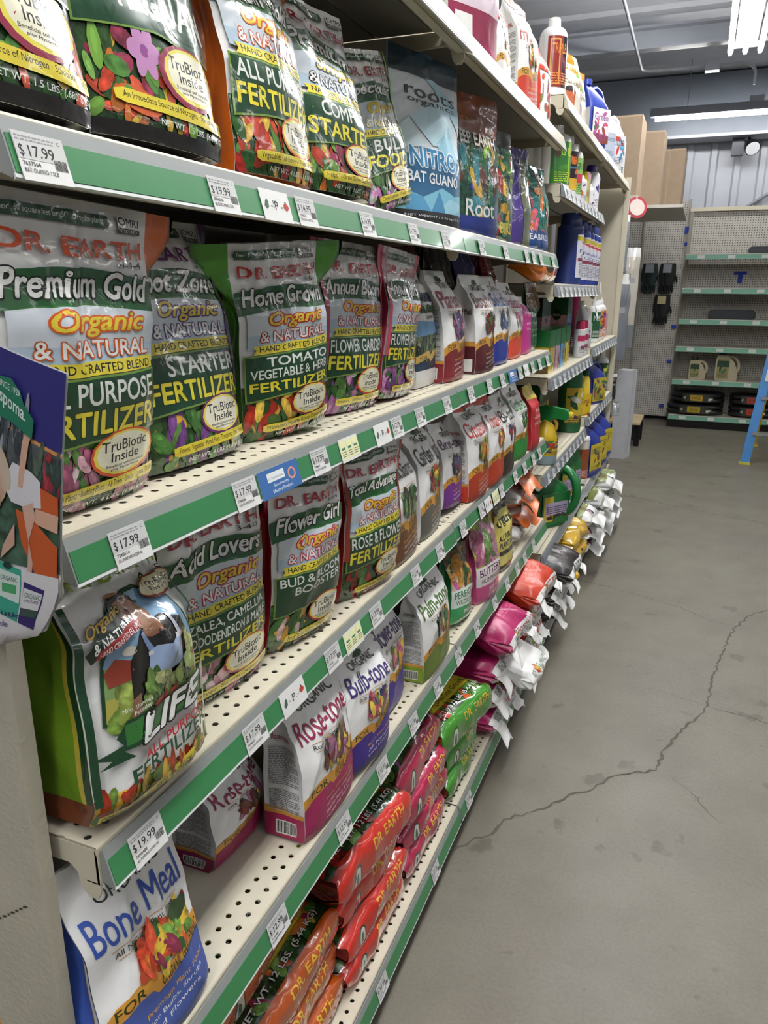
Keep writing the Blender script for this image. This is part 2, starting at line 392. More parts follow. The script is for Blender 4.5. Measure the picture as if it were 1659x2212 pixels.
class Pouch:
    def __init__(s, w, h, d, kind='doy', c=.35, p=3., fold=.012, flare=0., amp=.0028, seed=0, flop=0., crn=.0, ns=26, nt=38, narrow=0.):
        r = np.random.RandomState(seed); S, Tt = np.meshgrid(np.linspace(0, 1, ns), np.linspace(0, 1, nt))
        D = d * curve_interp(Tt, PROF[kind]); a = np.abs(2 * S - 1)
        env = smooth(0, .10, Tt) * (.35 + .65 * smooth(.25, .85, Tt))
        nz = np.zeros_like(S)
        for k in range(7):
            fx, fy = r.uniform(-1.4, 1.4), r.uniform(.6, 2.6); ph = r.uniform(0, 6.28)
            q = np.sin(2 * math.pi * (fx * S + fy * Tt) + ph); nz += q * r.uniform(.2, .6)
        for k in range(4):   # sharp creases
            an = r.uniform(-.9, .9); off = r.uniform(.1, .9); dist = (S - off) * math.cos(an) + (Tt - r.uniform(.35, .85)) * math.sin(an) * .9
            nz += 1.5 * np.exp(-np.abs(dist) / .055) * smooth(.1, .6, 1 - np.abs(Tt - r.uniform(.4, .85)))
        for k in range(3):   # puckers below the seal
            off = r.uniform(.1, .9); nz += 1.3 * np.exp(-np.abs(S - off + .25 * (1 - Tt)) / .05) * smooth(.55, .9, Tt) * (1 - smooth(.93, 1, Tt))
        xs = flop * smooth(.55, 1, Tt) ** 1.3 * h
        hw = w / 2 * (1 - narrow * smooth(.3, 1, Tt))
        z = h * Tt - crn * h * a ** 4 * Tt ** 8 - .006 * (1 - a ** 2) * (1 - smooth(0, .06, Tt)) * 0
        edge = d * .012 * np.sin(9 * Tt + r.uniform(0, 6)) * env
        y = (2 * S - 1) * hw + edge + .0015 * np.sin(7 * Tt + 3 * S + r.uniform(0, 6)) * env
        s.front = np.stack([D / 2 * (1 - c * a ** p) + xs + amp * nz * env, y, z], -1)
        back = np.stack([-D / 2 * (1 - c * a ** p) + xs + amp * .3 * nz * env, y, z], -1)
        s.back = back[:, ::-1]
        ng = 9; R = np.linspace(0, 1, ng); t1 = np.linspace(0, 1, nt)[:, None]
        out = (-fold * smooth(.05, .5, t1) * (1 - smooth(.72, .95, t1)) + flare * smooth(.62, .97, t1)) * (1 - np.abs(2 * R - 1)) [None]
        out = out + .0015 * np.sin(14 * t1 + 5 * R[None] + r.uniform(0, 6)) * smooth(0, .1, t1) * np.sin(math.pi * R)[None]
        def side(A, B, sg):
            P = A[:, None] * (1 - R[None, :, None]) + B[:, None] * R[None, :, None]; P = P.copy(); P[..., 1] += sg * out; return P
        s.far = side(s.front[:, -1], back[:, -1], 1)
        s.near = side(back[:, 0], s.front[:, 0], -1)
        f0, b0 = s.front[0], back[0]; s.bottom = np.stack([b0, (b0 + f0) / 2, f0])
        f1, b1 = s.front[-1], back[-1]; s.top = np.stack([f1, (f1 + b1) / 2 + np.array([0, 0, .001]), b1])
    def make(s, name, front_col, gus_col, art=None, side_art=None, m=FILM, loc=(0, 0, 0), rot=(0, 0, 0), back_col=None, bottom_col=None, seal=None, cuts=None, gm=None, reseal=True):
        mb = MB(); mb.grid(s.front, front_col, m); mb.grid(s.back, back_col or front_col, m); mb.grid(s.bottom, bottom_col or gus_col, m); mb.grid(s.top, front_col, m)
        if art: art.put(mb, s.front, m, cuts=cuts)
        if gus_col == 'none': raise ValueError
        root = mb.build(name, loc=loc, rot=rot)
        for nm, P, ar in (('gusset', s.near, side_art), ('gusset', s.far, None)):
            g = MB(); g.grid(P, gus_col, gm or m)
            if ar: ar.put(g, P, m)
            g.build(nm, root)
        return root

GREEN_D = '#173f26'
VEG = {
    'mixed': (['#b03a22', '#c9702a', '#d8b53c', '#3c6a2a', '#6e9a3e', '#8e2f4a', '#2a4a22', '#c24b30']),
    'green': (['#2f5a26', '#4a7a34', '#6f9a4a', '#24451e', '#8ba85c']),
    'tomato': (['#b5331f', '#cf5a2a', '#d8a93c', '#a82a20', '#e0b84a', '#5a7f38', '#c9452a']),
    'flower': (['#a05a9a', '#c888b8', '#dcd6d2', '#7a3f86', '#4c7236', '#b86aa8', '#365a2a']),
    'rose': (['#8e1a18', '#b0281f', '#6e120f', '#3a5a2a', '#a3201c', '#2b4520']),
    'pink': (['#c888a0', '#d8a8b4', '#a85a78', '#dcc4c8', '#567a3c', '#b86a86']),
    'hib': (['#d8a43c', '#e0b850', '#c8862a', '#3e6a2e', '#2c5224', '#d8b8b4', '#b65a86']),
    'pansy': (['#d8a838', '#5a2f6a', '#3a6428', '#4f7f38', '#2c4f22', '#6a9448', '#7d4a8e']),
    'berry': (['#2c2a4a', '#7a2430', '#3a3a6a', '#a03038', '#2a2030']),
    'citrus': (['#c8562a', '#d8b448', '#5a7a34', '#8fa848', '#2e4a26', '#d88a3a']),
    'grape': (['#5a3a6a', '#7c5a86', '#3f5a34', '#b06a6a', '#47305a']),
    'shrub': (['#3a5a2e', '#54783f', '#27421f', '#6d8a50', '#4a3a2a', '#1f3319']),
    'palm': (['#23452c', '#2f5a36', '#1c3a26', '#c88a3c', '#d8a858', '#3f6b44']),
    'blue': (['#2c3a5a', '#3f5278', '#1f2a48', '#55688e', '#28335a']),
    'tulip': (['#b03a56', '#c4506a', '#d8c04a', '#e0cc60', '#4a6a34', '#3c2f5a', '#a53050']),
    'redrose': (['#6e2a26', '#7e3a32', '#d8b448', '#8e5a7a', '#5a2420', '#a86a8e', '#33452a']),
}
def script_title(a, t, x0, x1, y0, y1, slope=0., arc=.0):
    a.text(t, x0, x1, y0, y1, '#e4e4e0', .022, .28, out='#131513', ow=.042, slope=slope, arc=arc)

def dr_art(title, whites, accent='#b3251f', olc='#b3251f', veg='mixed', ribbon='Vegetables · Flowers · Trees', npk='4-4-4', fert='FERTILIZER', seed=1, pill='Feeds 60 square feet or 60 one gallon plants', margin=None, crafted='HAND CRAFTED BLEND', nat='& NATURAL', org='Organic', net='NET WT. 4 LBS. (1.814 KG)', brand='DR. EARTH', full=True):
    a = Art(seed)
    a.rect(0, 0, 1, .30, '#27421f', leafy=True)
    a.blobs(.02, .98, .01, .27, VEG[veg] + VEG['green'][:2], 80 if full else 24, .052)
    a.rect(0, .66, 1, .70, '#2d6a30')
    a.poly([(0, .655), (.25, .68), (.5, .69), (.75, .68), (1, .655), (1, .765), (.75, .79), (.5, .80), (.25, .79), (0, .765)], '#22562c')
    a.poly([(.06, .49), (1, .49), (1, .665), (.75, .675), (.5, .682), (.25, .675), (.06, .66)], '#a9bccb')
    a.poly([(.06, .56), (1, .56), (1, .665), (.75, .675), (.5, .682), (.25, .675), (.06, .66)], '#c3cbd2')
    if pill:
        a.poly([(.05, .925), (.70, .925), (.72, .945), (.70, .965), (.05, .965), (.03, .945)], '#1f4a30')
        a.text(pill, .07, .68, .934, .957, '#d8dcd4', .004)
        a.rect(.76, .935, .93, .968, '#d4d4d0'); a.text('OMRI', .765, .925, .942, .966, '#1c1f1c', .01); a.rect(.755, .918, .935, .934, '#1c1f1c'); a.text('LISTED', .775, .915, .921, .931, '#d0d0cc')
    a.text(brand, .07, .94, .835, .895, accent, .018, 0, arc=-.008)
    a.text(npk, .74, .92, .805, .826, '#1b1d1b', .008)
    script_title(a, title, .05, .96, .692, .782, arc=.012)
    a.text(org, .26, .90, .588, .668, '#ddc53c', .02, .28, out=olc, ow=.06)
    a.text(nat, .17, .94, .523, .578, '#e2e2de', .014, 0, out=olc, ow=.055)
    a.poly([(.10, .462), (.98, .470), (.98, .515), (.10, .507), (.13, .485)], '#d6c63c')
    a.text(crafted, .16, .95, .474, .503, '#20221a', .008)
    a.poly([(.02, .215), (.3, .235), (.6, .245), (1, .25), (1, .468), (.02, .458)], '#6a8a3c'); a.poly([(.035, .225), (.3, .243), (.6, .253), (1, .258), (1, .46), (.035, .45)], GREEN_D)
    n = len(whites); hgt = {1: .075, 2: .048, 3: .036}[n]; y = .445
    for t in whites:
        x0 = .22 if len(t) < 8 else .07
        a.text(t, x0, .97, y - hgt, y, '#dedfd9', .014); y -= hgt + .012
    a.text(fert, .06, .985, .268, y - .006, '#e0d23a', .02, out='#16301c', ow=.03)
    a.ell(.72, .185, .27, .088, accent if accent != '#b3251f' else '#8a2430', .0); a.ell(.72, .187, .25, .079, '#e0cf56'); a.ell(.72, .188, .225, .07, '#e3e0c8')
    a.text('TruBiotic', .53, .91, .196, .235, '#161616', .006); a.text('Inside', .60, .84, .158, .192, '#161616', .006)
    if full: a.text('Beneficial soil microbes', .56, .88, .140, .150, '#333'); a.text('plus Mycorrhizae', .60, .84, .126, .136, '#333')
    a.poly([(.16, .062), (.2, .054), (1, .068), (1, .108), (.2, .094), (.16, .088)], '#d4c23a')
    a.text(ribbon, .2, .985, .066, .094, '#26241a', .002, slope=.012)
    a.text(net, .30, .985, .018, .043, '#dcdcd8', .008)
    if margin:
        a.poly([(0, .3), (.05, .3), (.05, .72), (.03, .8), (.05, 1), (0, 1)], margin)
        a.poly([(.95, .3), (1, .3), (1, 1), (.95, 1), (.975, .8), (.96, .72)], margin)
    return a

def tone_art(name, col, veg, bottom, sub='All Natural Plant Food', seed=1, organic='ORGANIC', hood=None, full=True, title_shear=.0, lines=('Premium Plant Food', 'All Natural · Long Lasting', 'Ideal for Roses & Other', 'Flowering Plants'), picbox=(.30, .88, .40, .60), ntris=.012, top=.82):
    a = Art(seed)
    a.rect(0, 0, 1, .25, bottom)
    a.poly([(0, .235), (.12, .275), (.3, .295), (.42, .29), (.47, .255), (.6, .275), (.8, .32), (1, .345), (1, .425), (.8, .400), (.6, .358), (.5, .340), (.42, .365), (.3, .368), (.12, .348), (0, .305)], '#c98f36')
    a.poly([(0, .0), (0, .235), (.12, .275), (.3, .295), (.42, .29), (.47, .255), (.6, .275), (.8, .32), (1, .345), (1, 0)], bottom)
    a.text('FOR', .10, .36, .295, .343, '#2b3818', .012, slope=.012)
    a.text('ORGANIC GARDENING', .51, .985, .300, .362, '#2b3818', .014, slope=.062)
    if full:
        y = .225
        for i, t in enumerate(lines):
            a.text(t, .34, .96 - .05 * i, y - .026, y, '#d8a23c' if i == 0 else '#dcdcd6', .004, slope=.05); y -= .048
    if hood:
        a.poly([(0, .93), (.5, .905), (1, .93), (1, 1), (0, 1)], hood)
    a.poly([(.40, .905), (.44, .945), (.52, .955), (.60, .935), (.62, .905), (.5, .895)], '#2c4a2c')
    a.text(organic, .22, .80, top + .02, top + .075, '#22261f', .004)
    a.text(name, .06, .94, top - .155, top - .005, col, .006, title_shear, arc=.0)
    a.rect(.18, top - .185, .86, top - .181, '#b5793a'); a.text(sub, .2, .84, top - .225, top - .195, '#2a2c28', .004); a.rect(.22, top - .24, .84, top - .236, '#b5793a')
    x0, x1, y0, y1 = picbox
    a.blobs(x0 + .06, x1 - .06, y0 + .03, y1 - .03, VEG[veg], 80 if full else 26, .05)
    return a
def tone_side(name, col, bottom, seed=3):
    a = Art(seed)
    a.rect(0, 0, 1, .17, bottom); a.poly([(0, .17), (1, .17), (1, .2), (.0, .22)], '#c98f36')
    a.text(name, .2, .82, .70, .745, col, .012); a.rect(.3, .69, .7, .692, '#777'); a.lines(.12, .9, .38, .655, 22, '#6d6f70'); a.lines(.12, .9, .20, .35, 12, '#6d6f70')
    a.rect(.08, .195, .92, .2, '#bbb'); a.barcode(.28, .8, .03, .13)
    return a
def busy_art(bg, cols, title=None, tcol='#e2e2dd', seed=1, bands=(), n=40, leafy=False, r=.08, tbox=(.1, .9, .7, .8), out=None, extra=()):
    a = Art(seed)
    if leafy: a.rect(0, 0, 1, 1, bg, leafy=True)
    a.blobs(.05, .95, .06, .95, cols, n, r)
    for (x0, y0, x1, y1, c) in bands: a.rect(x0, y0, x1, y1, c)
    if title: a.text(title, *tbox, tcol, .016, out=out)
    for t, b, c in extra: a.text(t, *b, c, .01)
    return a
# ------------------------------------------------------------------ building
BAY = 1.219; Y0 = .4815
YS = [Y0 + BAY * i for i in range(5)]
S_Z = {0: 1.992, 1: 1.604, 2: 1.2626, 3: .930, 4: .6066, 5: .1285}
S_X = {0: 0., 1: 0., 2: 0., 3: .004, 4: .0216, 5: .045}

def floor_mat():
    m = bpy.data.materials.new('concrete_floor'); m.use_nodes = True; nt = m.node_tree; N = nt.nodes; L = nt.links; b = N['Principled BSDF']
    tc = N.new('ShaderNodeTexCoord')
    def noise(sc, det, dist=0):
        n = N.new('ShaderNodeTexNoise'); n.inputs['Scale'].default_value = sc; n.inputs['Detail'].default_value = det; n.inputs['Distortion'].default_value = dist
        L.new(tc.outputs['Object'], n.inputs['Vector']); return n.outputs['Fac']
    def ramp(f, p0, c0, p1, c1):
        r = N.new('ShaderNodeValToRGB'); r.color_ramp.elements[0].position = p0; r.color_ramp.elements[0].color = (*c0, 1); r.color_ramp.elements[1].position = p1; r.color_ramp.elements[1].color = (*c1, 1)
        L.new(f, r.inputs[0]); return r.outputs[0]
    def mul(a, c, f=1.):
        x = N.new('ShaderNodeMix'); x.data_type = 'RGBA'; x.blend_type = 'MULTIPLY'; x.inputs[0].default_value = f; L.new(a, x.inputs[6]); L.new(c, x.inputs[7]); return x.outputs[2]
    base = ramp(noise(1.3, 8), .3, hx('#6b655a'), .7, hx('#747062'))
    col = mul(base, ramp(noise(6, 8, .1), .36, (.90, .89, .88), .56, (1, 1, 1)))
    col = mul(col, ramp(noise(120, 3), .3, (.86, .86, .86), .6, (1, 1, 1)))
    v = N.new('ShaderNodeTexVoronoi'); v.inputs['Scale'].default_value = 4.2; v.inputs['Randomness'].default_value = 1
    nz = N.new('ShaderNodeTexNoise'); nz.inputs['Scale'].default_value = 14; nz.inputs['Detail'].default_value = 3
    L.new(tc.outputs['Object'], nz.inputs['Vector'])
    av = N.new('ShaderNodeVectorMath'); av.operation = 'MULTIPLY_ADD'; av.inputs[1].default_value = (.12, .12, .12); L.new(nz.outputs['Color'], av.inputs[0]); L.new(tc.outputs['Object'], av.inputs[2]); L.new(av.outputs[0], v.inputs['Vector'])
    col = mul(col, ramp(v.outputs['Distance'], .10, (.60, .57, .53), .15, (1, 1, 1)), .8)
    v2 = N.new('ShaderNodeTexVoronoi'); v2.inputs['Scale'].default_value = 9.7; L.new(av.outputs[0], v2.inputs['Vector'])
    col = mul(col, ramp(v2.outputs['Distance'], .06, (.62, .60, .57), .12, (1, 1, 1)), .6)
    L.new(col, b.inputs['Base Color'])
    rr = N.new('ShaderNodeMapRange'); rr.inputs[3].default_value = .34; rr.inputs[4].default_value = .58; L.new(noise(3.5, 5), rr.inputs[0]); L.new(rr.outputs[0], b.inputs['Roughness'])
    bp = N.new('ShaderNodeBump'); bp.inputs['Strength'].default_value = .12; bp.inputs['Distance'].default_value = .01; L.new(noise(70, 4), bp.inputs['Height']); L.new(bp.outputs[0], b.inputs['Normal'])
    return m
CONC = floor_mat()
CRACK = mat('crack_filler', .9, vary=.25, vscale=60, color='#544f47')

mb = MB(); mb.grid(np.array([[[x, y, 0] for x in np.linspace(-6, 9, 6)] for y in np.linspace(-5, 14, 6)]), '#8f8a80', CONC, smooth=False)
def crack(pts, w, seed):
    r = np.random.RandomState(seed); P = np.array(pts, float); Q = [P[0]]
    for a, b in zip(P[:-1], P[1:]):
        n = max(2, int(np.linalg.norm(b - a) / .018)); d = (b - a) / np.linalg.norm(b - a); nn = np.array([-d[1], d[0]])
        for i in range(1, n + 1): Q.append(a + (b - a) * i / n + nn * r.uniform(-.007, .007) * (i < n))
    Q = np.array(Q); T = np.gradient(Q, axis=0); T /= np.linalg.norm(T, axis=1, keepdims=True); Nn = np.stack([-T[:, 1], T[:, 0]], -1)
    ww = w * r.uniform(.45, 1.5, (len(Q), 1)) * np.minimum(1, np.minimum(np.arange(len(Q)), np.arange(len(Q))[::-1])[:, None] / 3 + .15)
    A = np.hstack([Q - Nn * ww, np.full((len(Q), 1), .0006)]); B = np.hstack([Q + Nn * ww, np.full((len(Q), 1), .0006)])
    mb.grid(np.stack([B, A], 1)[:, ::-1], '#4a4640', CRACK, smooth=False, flip=True)

crack([(0.037, 1.661), (0.087, 1.749), (0.129, 1.784), (0.145, 1.857), (0.216, 1.923), (0.278, 1.998), (0.321, 2.062), (0.369, 2.104), (0.406, 2.182), (0.471, 2.231), (0.542, 2.275), (0.559, 2.407), (0.611, 2.561), (0.664, 2.672), (0.699, 2.772), (0.709, 2.95), (0.75, 3.199), (0.78, 3.393), (0.821, 3.567), (0.907, 3.774), (0.972, 3.824), (1.3, 4.1)], .0036, 1)
crack([(0.699, 2.762), (0.776, 2.747), (0.835, 2.744), (0.896, 2.719), (1.2, 2.6)], .0016, 2)
crack([(0.821, 3.567), (0.703, 3.593), (0.578, 3.7), (0.42, 3.771), (0.228, 3.836), (0.026, 3.887)], .0018, 3)
crack([(0.561, 2.265), (0.615, 2.231), (0.667, 2.18), (0.702, 2.107), (0.743, 2.088)], .0010, 4)
crack([(0.699, 2.772), (0.646, 2.779), (0.536, 2.814), (0.415, 2.806)], .0008, 5)
crack([(-0.072, 5.764), (0.204, 5.765), (0.563, 5.585), (1.4, 5.3)], .0022, 6)
tag(mb.build('floor'), kind='structure')

# ceiling: ribbed metal deck with purlins
CEIL_Z = 3.72
mb = MB(); ys = []; zs = []
for k in range(26):
    y = -5 + k * .60
    for dy, dz in ((0, 0), (.40, 0), (.45, -.025), (.55, -.025)): ys.append(y + dy); zs.append(CEIL_Z + dz)
P = np.array([[[x, y, z] for y, z in zip(ys, zs)] for x in (-6., 9.)])
mb.grid(P, '#dde2ec', STEEL, smooth=False, flip=False); 
tag(mb.build('ceiling'), kind='structure')
for i, y in enumerate((2.2, 5.0, 7.75)):
    mb = MB(); mb.prism([(-.06, 0), (.06, 0), (.06, .02), (.012, .03), (.012, .15), (.06, .16), (.06, .18), (-.06, .18), (-.06, .16), (-.012, .15), (-.012, .03), (-.06, .02)], -6, 9, '#a9aeb8', STEEL, axis='x')
    o = mb.build('trim_%d' % (i + 1), loc=(0, 0, CEIL_Z - .235)); 
    me = o.data
    me.transform(Matrix(((1, 0, 0, 0), (0, 1, 0, y), (0, 0, 1, 0), (0, 0, 0, 1)))); tag(o, kind='structure')
# back wall: corrugated white metal, eave beam
mb = MB(); xs = []; yy = []
for k in range(60):
    x = -6 + k * .25
    for dx, dy in ((0, 0), (.155, 0), (.175, -.028), (.23, -.028)): xs.append(x + dx); yy.append(9.95 + dy)
mb.grid(np.array([[[x, y, z] for x, y in zip(xs, yy)] for z in (0., 3.72)]), '#b9bdc6', STEEL, smooth=False)
tag(mb.build('wall_back'), kind='structure')
mb = MB(); mb.box(-6, 9, 9.62, 9.86, 3.10, 3.70, '#7a818d', STEEL); mb.box(-6, 9, 9.55, 9.9, 3.07, 3.10, '#a4a9b2', STEEL); tag(mb.build('trim_4'), kind='structure')
mb = MB(); mb.tube([(.55, 9.88, 2.20), (1.9, 9.88, 3.05)], .018, '#8b8e95', STEEL); tag(mb.build('trim_5'), kind='structure')
mb = MB(); mb.box(.62, .74, 9.72, 9.82, 2.9, 3.2, '#3f444d', STEEL); tag(mb.build('trim_6'), kind='structure')

# light fixtures
def tube_fixture(y, vis):
    t = empty('ceiling_light', (TUBE_X, y, TUBE_Z))
    mb = MB(); mb.prism([(-.075, .02), (.075, .02), (.055, .08), (-.055, .08)], -1.2, 1.2, '#8f949d', STEEL); mb.build('housing', t)
    for x in (-.105, 0, .105):
        mb = MB(); mb.box(-.12, .12, -1.2, -1.16, .0, .03, '#8f949d', STEEL); mb.box(-.12, .12, 1.16, 1.2, .0, .03, '#8f949d', STEEL); mb.build('end_plate', t) if x == 0 else None
        mb = MB(); mb.tube([(x, -1.17, -.028), (x, 1.17, -.028)], .019, '#ffffff', TUBE, k=12); mb.build('tube', t)
        for e in (-1.19, 1.19):
            mb = MB(); mb.box(x - .012, x + .012, e - .012, e + .012, -.05, .022, '#d5d7da', PLASTIC); mb.build('lamp_socket', t)
    for e in (-.9, .9):
        mb = MB(); mb.tube([(0, e, .07), (0, e, .40)], .004, '#999999', CHROME, k=6); mb.build('hanger', t)
    tag(t, vis, 'light', 'tube lights above the aisle'); return t
for y, lb in ((-1.9, 'three tube ceiling light over the aisle, farthest behind the shelving bay with the blue booklet'), (.75, 'three tube ceiling light straight above the two green strip bays'), (3.4, 'three tube ceiling light above the grey strip bays'), (5.95, 'three tube ceiling light hanging over the aisle before the lengthwise grey beam')):
    tube_fixture(y, lb)
t = empty('ceiling_light', (1.05, 9.05, 3.20))
mb = MB(); mb.box(-1.25, 1.25, -.05, .05, .0, .075, '#7d818a', STEEL); mb.build('housing', t)
mb = MB(); mb.tube([(-1.2, 0, -.022), (1.2, 0, -.022)], .02, '#fff', TUBE, k=12); mb.build('tube', t)
mb = MB(); mb.tube([(0, 0, .07), (0, 0, .5)], .012, '#8d9097', STEEL, k=8); mb.tube([(-.9, 0, .07), (-.9, 0, .5)], .004, '#8d9097', STEEL, k=6); mb.build('hanger', t)
mb = MB(); mb.box(-.33, -.20, -.04, .04, .075, .13, '#9ea2aa', STEEL); mb.build('junction_box', t)
tag(t, 'single bare tube light running crosswise above the far empty shelves', 'light')
mb = MB(); a = np.linspace(0, math.pi / 2, 7)
pts = [(-.24, 2.0, 3.52), (-.24, 8.05, 3.42)] + [(-.24 + .12 * (1 - math.cos(q)), 8.05 + .12 * math.sin(q), 3.42) for q in a[1:]] + [(.30, 8.17, 3.42), (.62, 8.17, 3.42)] + [(.62 + .1 * math.sin(q), 8.17, 3.42 - .1 * (1 - math.cos(q))) for q in a[1:]] + [(.72, 8.17, 3.24)]
dens = [np.array(pts[0])]
for p, q in zip(pts[:-1], pts[1:]):
    for f in np.linspace(0, 1, 5)[1:]: dens.append(np.array(p) * (1 - f) + np.array(q) * f)
mb.tube(dens, .013, '#a9adb4', STEEL, k=8); cond = mb.build('conduit')
mb = MB(); mb.box(.30, .42, 8.12, 8.22, 3.375, 3.465, '#9ea3ab', STEEL); mb.build('junction_box', cond)
tag(cond, 'thin grey electrical conduit bending under the ribbed ceiling', 'pipe')
# flood lamp on the back wall
t = empty('flood_lamp', (.80, 9.70, 3.0))
mb = MB(); mb.lathe([(.02, -.02), (.055, .0), (.075, .06), (.078, .10)], '#20242b', DARKMETAL, c=(0, 0)); o = mb.build('lamp_housing', t, rot=(math.radians(125), 0, .3))
mb = MB(); mb.lathe([(.001, .101), (.07, .102)], '#dfe3e8', GLOSSY); mb.build('lens', t, rot=(math.radians(125), 0, .3))
mb = MB(); mb.tube([(0, .02, .02), (-.04, .06, .12)], .014, '#2a2e35', DARKMETAL); mb.build('mounting_arm', t)
tag(t, 'small black flood lamp fixed high on the white ribbed wall', 'light')

# ------------------------------------------------------------------ gondola shelving
BEIGE = '#c8c1ac'
RAIL = [(.0008, -.006), (.004, -.004), (.016, -.046), (.0135, -.049), (.0008, -.044)]
def on_rail(z, off=0.):   # x on the sloped rail face at drop z (metres below the deck edge)
    return .004 + (-.004 + z) * 12 / 42 + off
def bracket_prof(D):
    return [(-D, -.075), (-D, -.004), (-.004, -.004), (-.001, -.012), (-.0008, -.056), (-.006, -.066), (-.018, -.066), (-.026, -.056), (-.030, -.038), (-.040, -.030), (-.16, -.034), (-.30, -.05)]
def shelf(z, x, y0, y1, depth, strip, label, group, base=False, noshow=False):
    t = empty('gondola_shelf', (x, y0, z)); L = y1 - y0
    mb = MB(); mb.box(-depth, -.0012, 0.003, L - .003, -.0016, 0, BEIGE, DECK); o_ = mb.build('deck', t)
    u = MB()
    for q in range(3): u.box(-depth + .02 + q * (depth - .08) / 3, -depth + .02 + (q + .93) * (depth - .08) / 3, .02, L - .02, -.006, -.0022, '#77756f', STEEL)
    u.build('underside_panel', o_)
    mb = MB(); mb.prism([(-.0012, 0), (-.004, -.0016), (-.004, -.045), (-.018, -.045), (-.018, -.0465), (-.0005, -.0465), (0, -.045), (0, -.0022)], .003, L - .003, BEIGE, STEEL)
    mb.build('front_lip', t)
    if base:
        mb = MB(); mb.box(-.06, -.045, 0, L, -z, -.047, '#2a2824', DARKMETAL); mb.build('kick_plate', t)
    else:
        for e in (.003, L - .006):
            mb = MB(); mb.prism(bracket_prof(depth), e, e + .003, BEIGE, STEEL); mb.build('bracket', t)
    if strip:
        rc, sc = {'green': ('#8c908e', '#367a4a'), 'grey': ('#878d94', '#7a828b'), 'beige': (BEIGE, '#b7b09b')}[strip]
        mb = MB(); mb.prism(RAIL, .006, L - .006, rc, STRIP); mb.prism([(.0155, -.0462), (.0162, -.0455), (.0172, -.0485), (.0150, -.0505)], .006, L - .006, '#cfd5d2', STRIP); mb.build('price_rail', t)
        a, b = -.0165, -.0450
        mb = MB(); mb.prism([(on_rail(-a) + .0003, a), (on_rail(-a) + .0009, a), (on_rail(-b) + .0009, b), (on_rail(-b) + .0003, b)], .008, L - .008, sc, STRIP); mb.build('colour_strip', t)
    tag(t, label, 'shelf', group); return t
NAMES = {0: 'topmost', 1: 'second highest', 2: 'third highest', 3: 'fourth highest', 4: 'lowest raised', 5: 'floor level base'}
for k in range(6):
    for bay in (0, 1):
        st = 'beige' if k == 0 else 'green'
        lb = '%s beige shelf in the green strip bay %s' % (NAMES[k], 'by the booklet' if bay == 0 else 'before the grey strips')
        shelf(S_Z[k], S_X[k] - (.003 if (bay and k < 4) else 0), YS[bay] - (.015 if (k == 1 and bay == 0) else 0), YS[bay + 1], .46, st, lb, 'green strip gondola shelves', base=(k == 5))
T_Z = {('T0', 0): 2.130, ('T0', 1): 2.135, ('T1', 0): 1.845, ('T2', 0): 1.502, ('T3', 0): 1.157, ('T3', 1): 1.195, ('T4', 0): .775, ('T4', 1): .826, ('T5', 0): .447, ('T5', 1): .430, ('T6', 0): .1285, ('T6', 1): .1285}
TN = {'T0': 'topmost', 'T1': 'second highest', 'T2': 'blue bottle', 'T3': 'chest high', 'T4': 'spray bottle', 'T5': 'lowest raised', 'T6': 'floor level base'}
for (n, bay), z in T_Z.items():
    xo = {'T0': -.01, 'T5': .02, 'T6': .045}.get(n, 0)
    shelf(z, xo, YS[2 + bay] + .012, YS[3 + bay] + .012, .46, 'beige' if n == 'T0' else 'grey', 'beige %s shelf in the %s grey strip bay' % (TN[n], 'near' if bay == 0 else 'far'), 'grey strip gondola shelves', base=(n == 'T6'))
# frame: back panels, uprights, kick plates
t = empty('gondola_backing', (-.475, Y0, 0))
for i in range(4):
    mb = MB(); mb.box(-.012, 0, i * BAY + .02, (i + 1) * BAY - .02, .05, 2.30 if i < 2 else 2.35, '#8f8a7c', STEEL); mb.build('back_panel', t)
for i in range(5):
    mb = MB(); mb.box(-.03, .010, i * BAY - .015, i * BAY + .015, 0, 2.32 if i < 2 else 2.36, BEIGE, STEEL); mb.build('upright', t)
tag(t, 'beige steel gondola frame carrying the long run of shelves', 'shelving')
t = empty('gondola_end_panel', (-.45, 5.41, 0))
mb = MB(); mb.box(0, .44, 0, .02, 0, 2.15, '#b9b3a0', STEEL); mb.build('panel', t)
mb = MB(); mb.box(.425, .455, -.006, .03, 0, 2.17, '#c4bda8', STEEL); mb.build('edge_post', t)
tag(t, 'beige end panel closing the far end of the shelving run', 'panel')
t = empty('gondola_end_panel', (-.70, .452, 0))
mb = MB(); mb.box(0, .658, 0, .018, 0, 1.34, '#b8b2a0', CARD); 
a = Art(5)
for (x0, y0, x1, y1) in ((.90, .62, .97, .645), (.80, .55, .86, .57), (.93, .50, .985, .515), (.86, .40, .96, .43), (.90, .36, .95, .375), (.80, .68, .90, .70)):
    n = 7
    for i in range(n):
        f = i / n; a.ell(x0 + (x1 - x0) * f, y0 + (y1 - y0) * f, .006 * a.r.uniform(.3, 1), .0012, '#4a443a', .15, dz=.2, n=7)
P = np.array([[[x, 0, z] for x in np.linspace(0, .658, 8)] for z in np.linspace(0, 1.34, 8)]); a.put(mb, P, CARD)
mb.build('panel', t)
tag(t, 'beige scuffed end panel at the near end of the shelves under the booklet', 'panel')

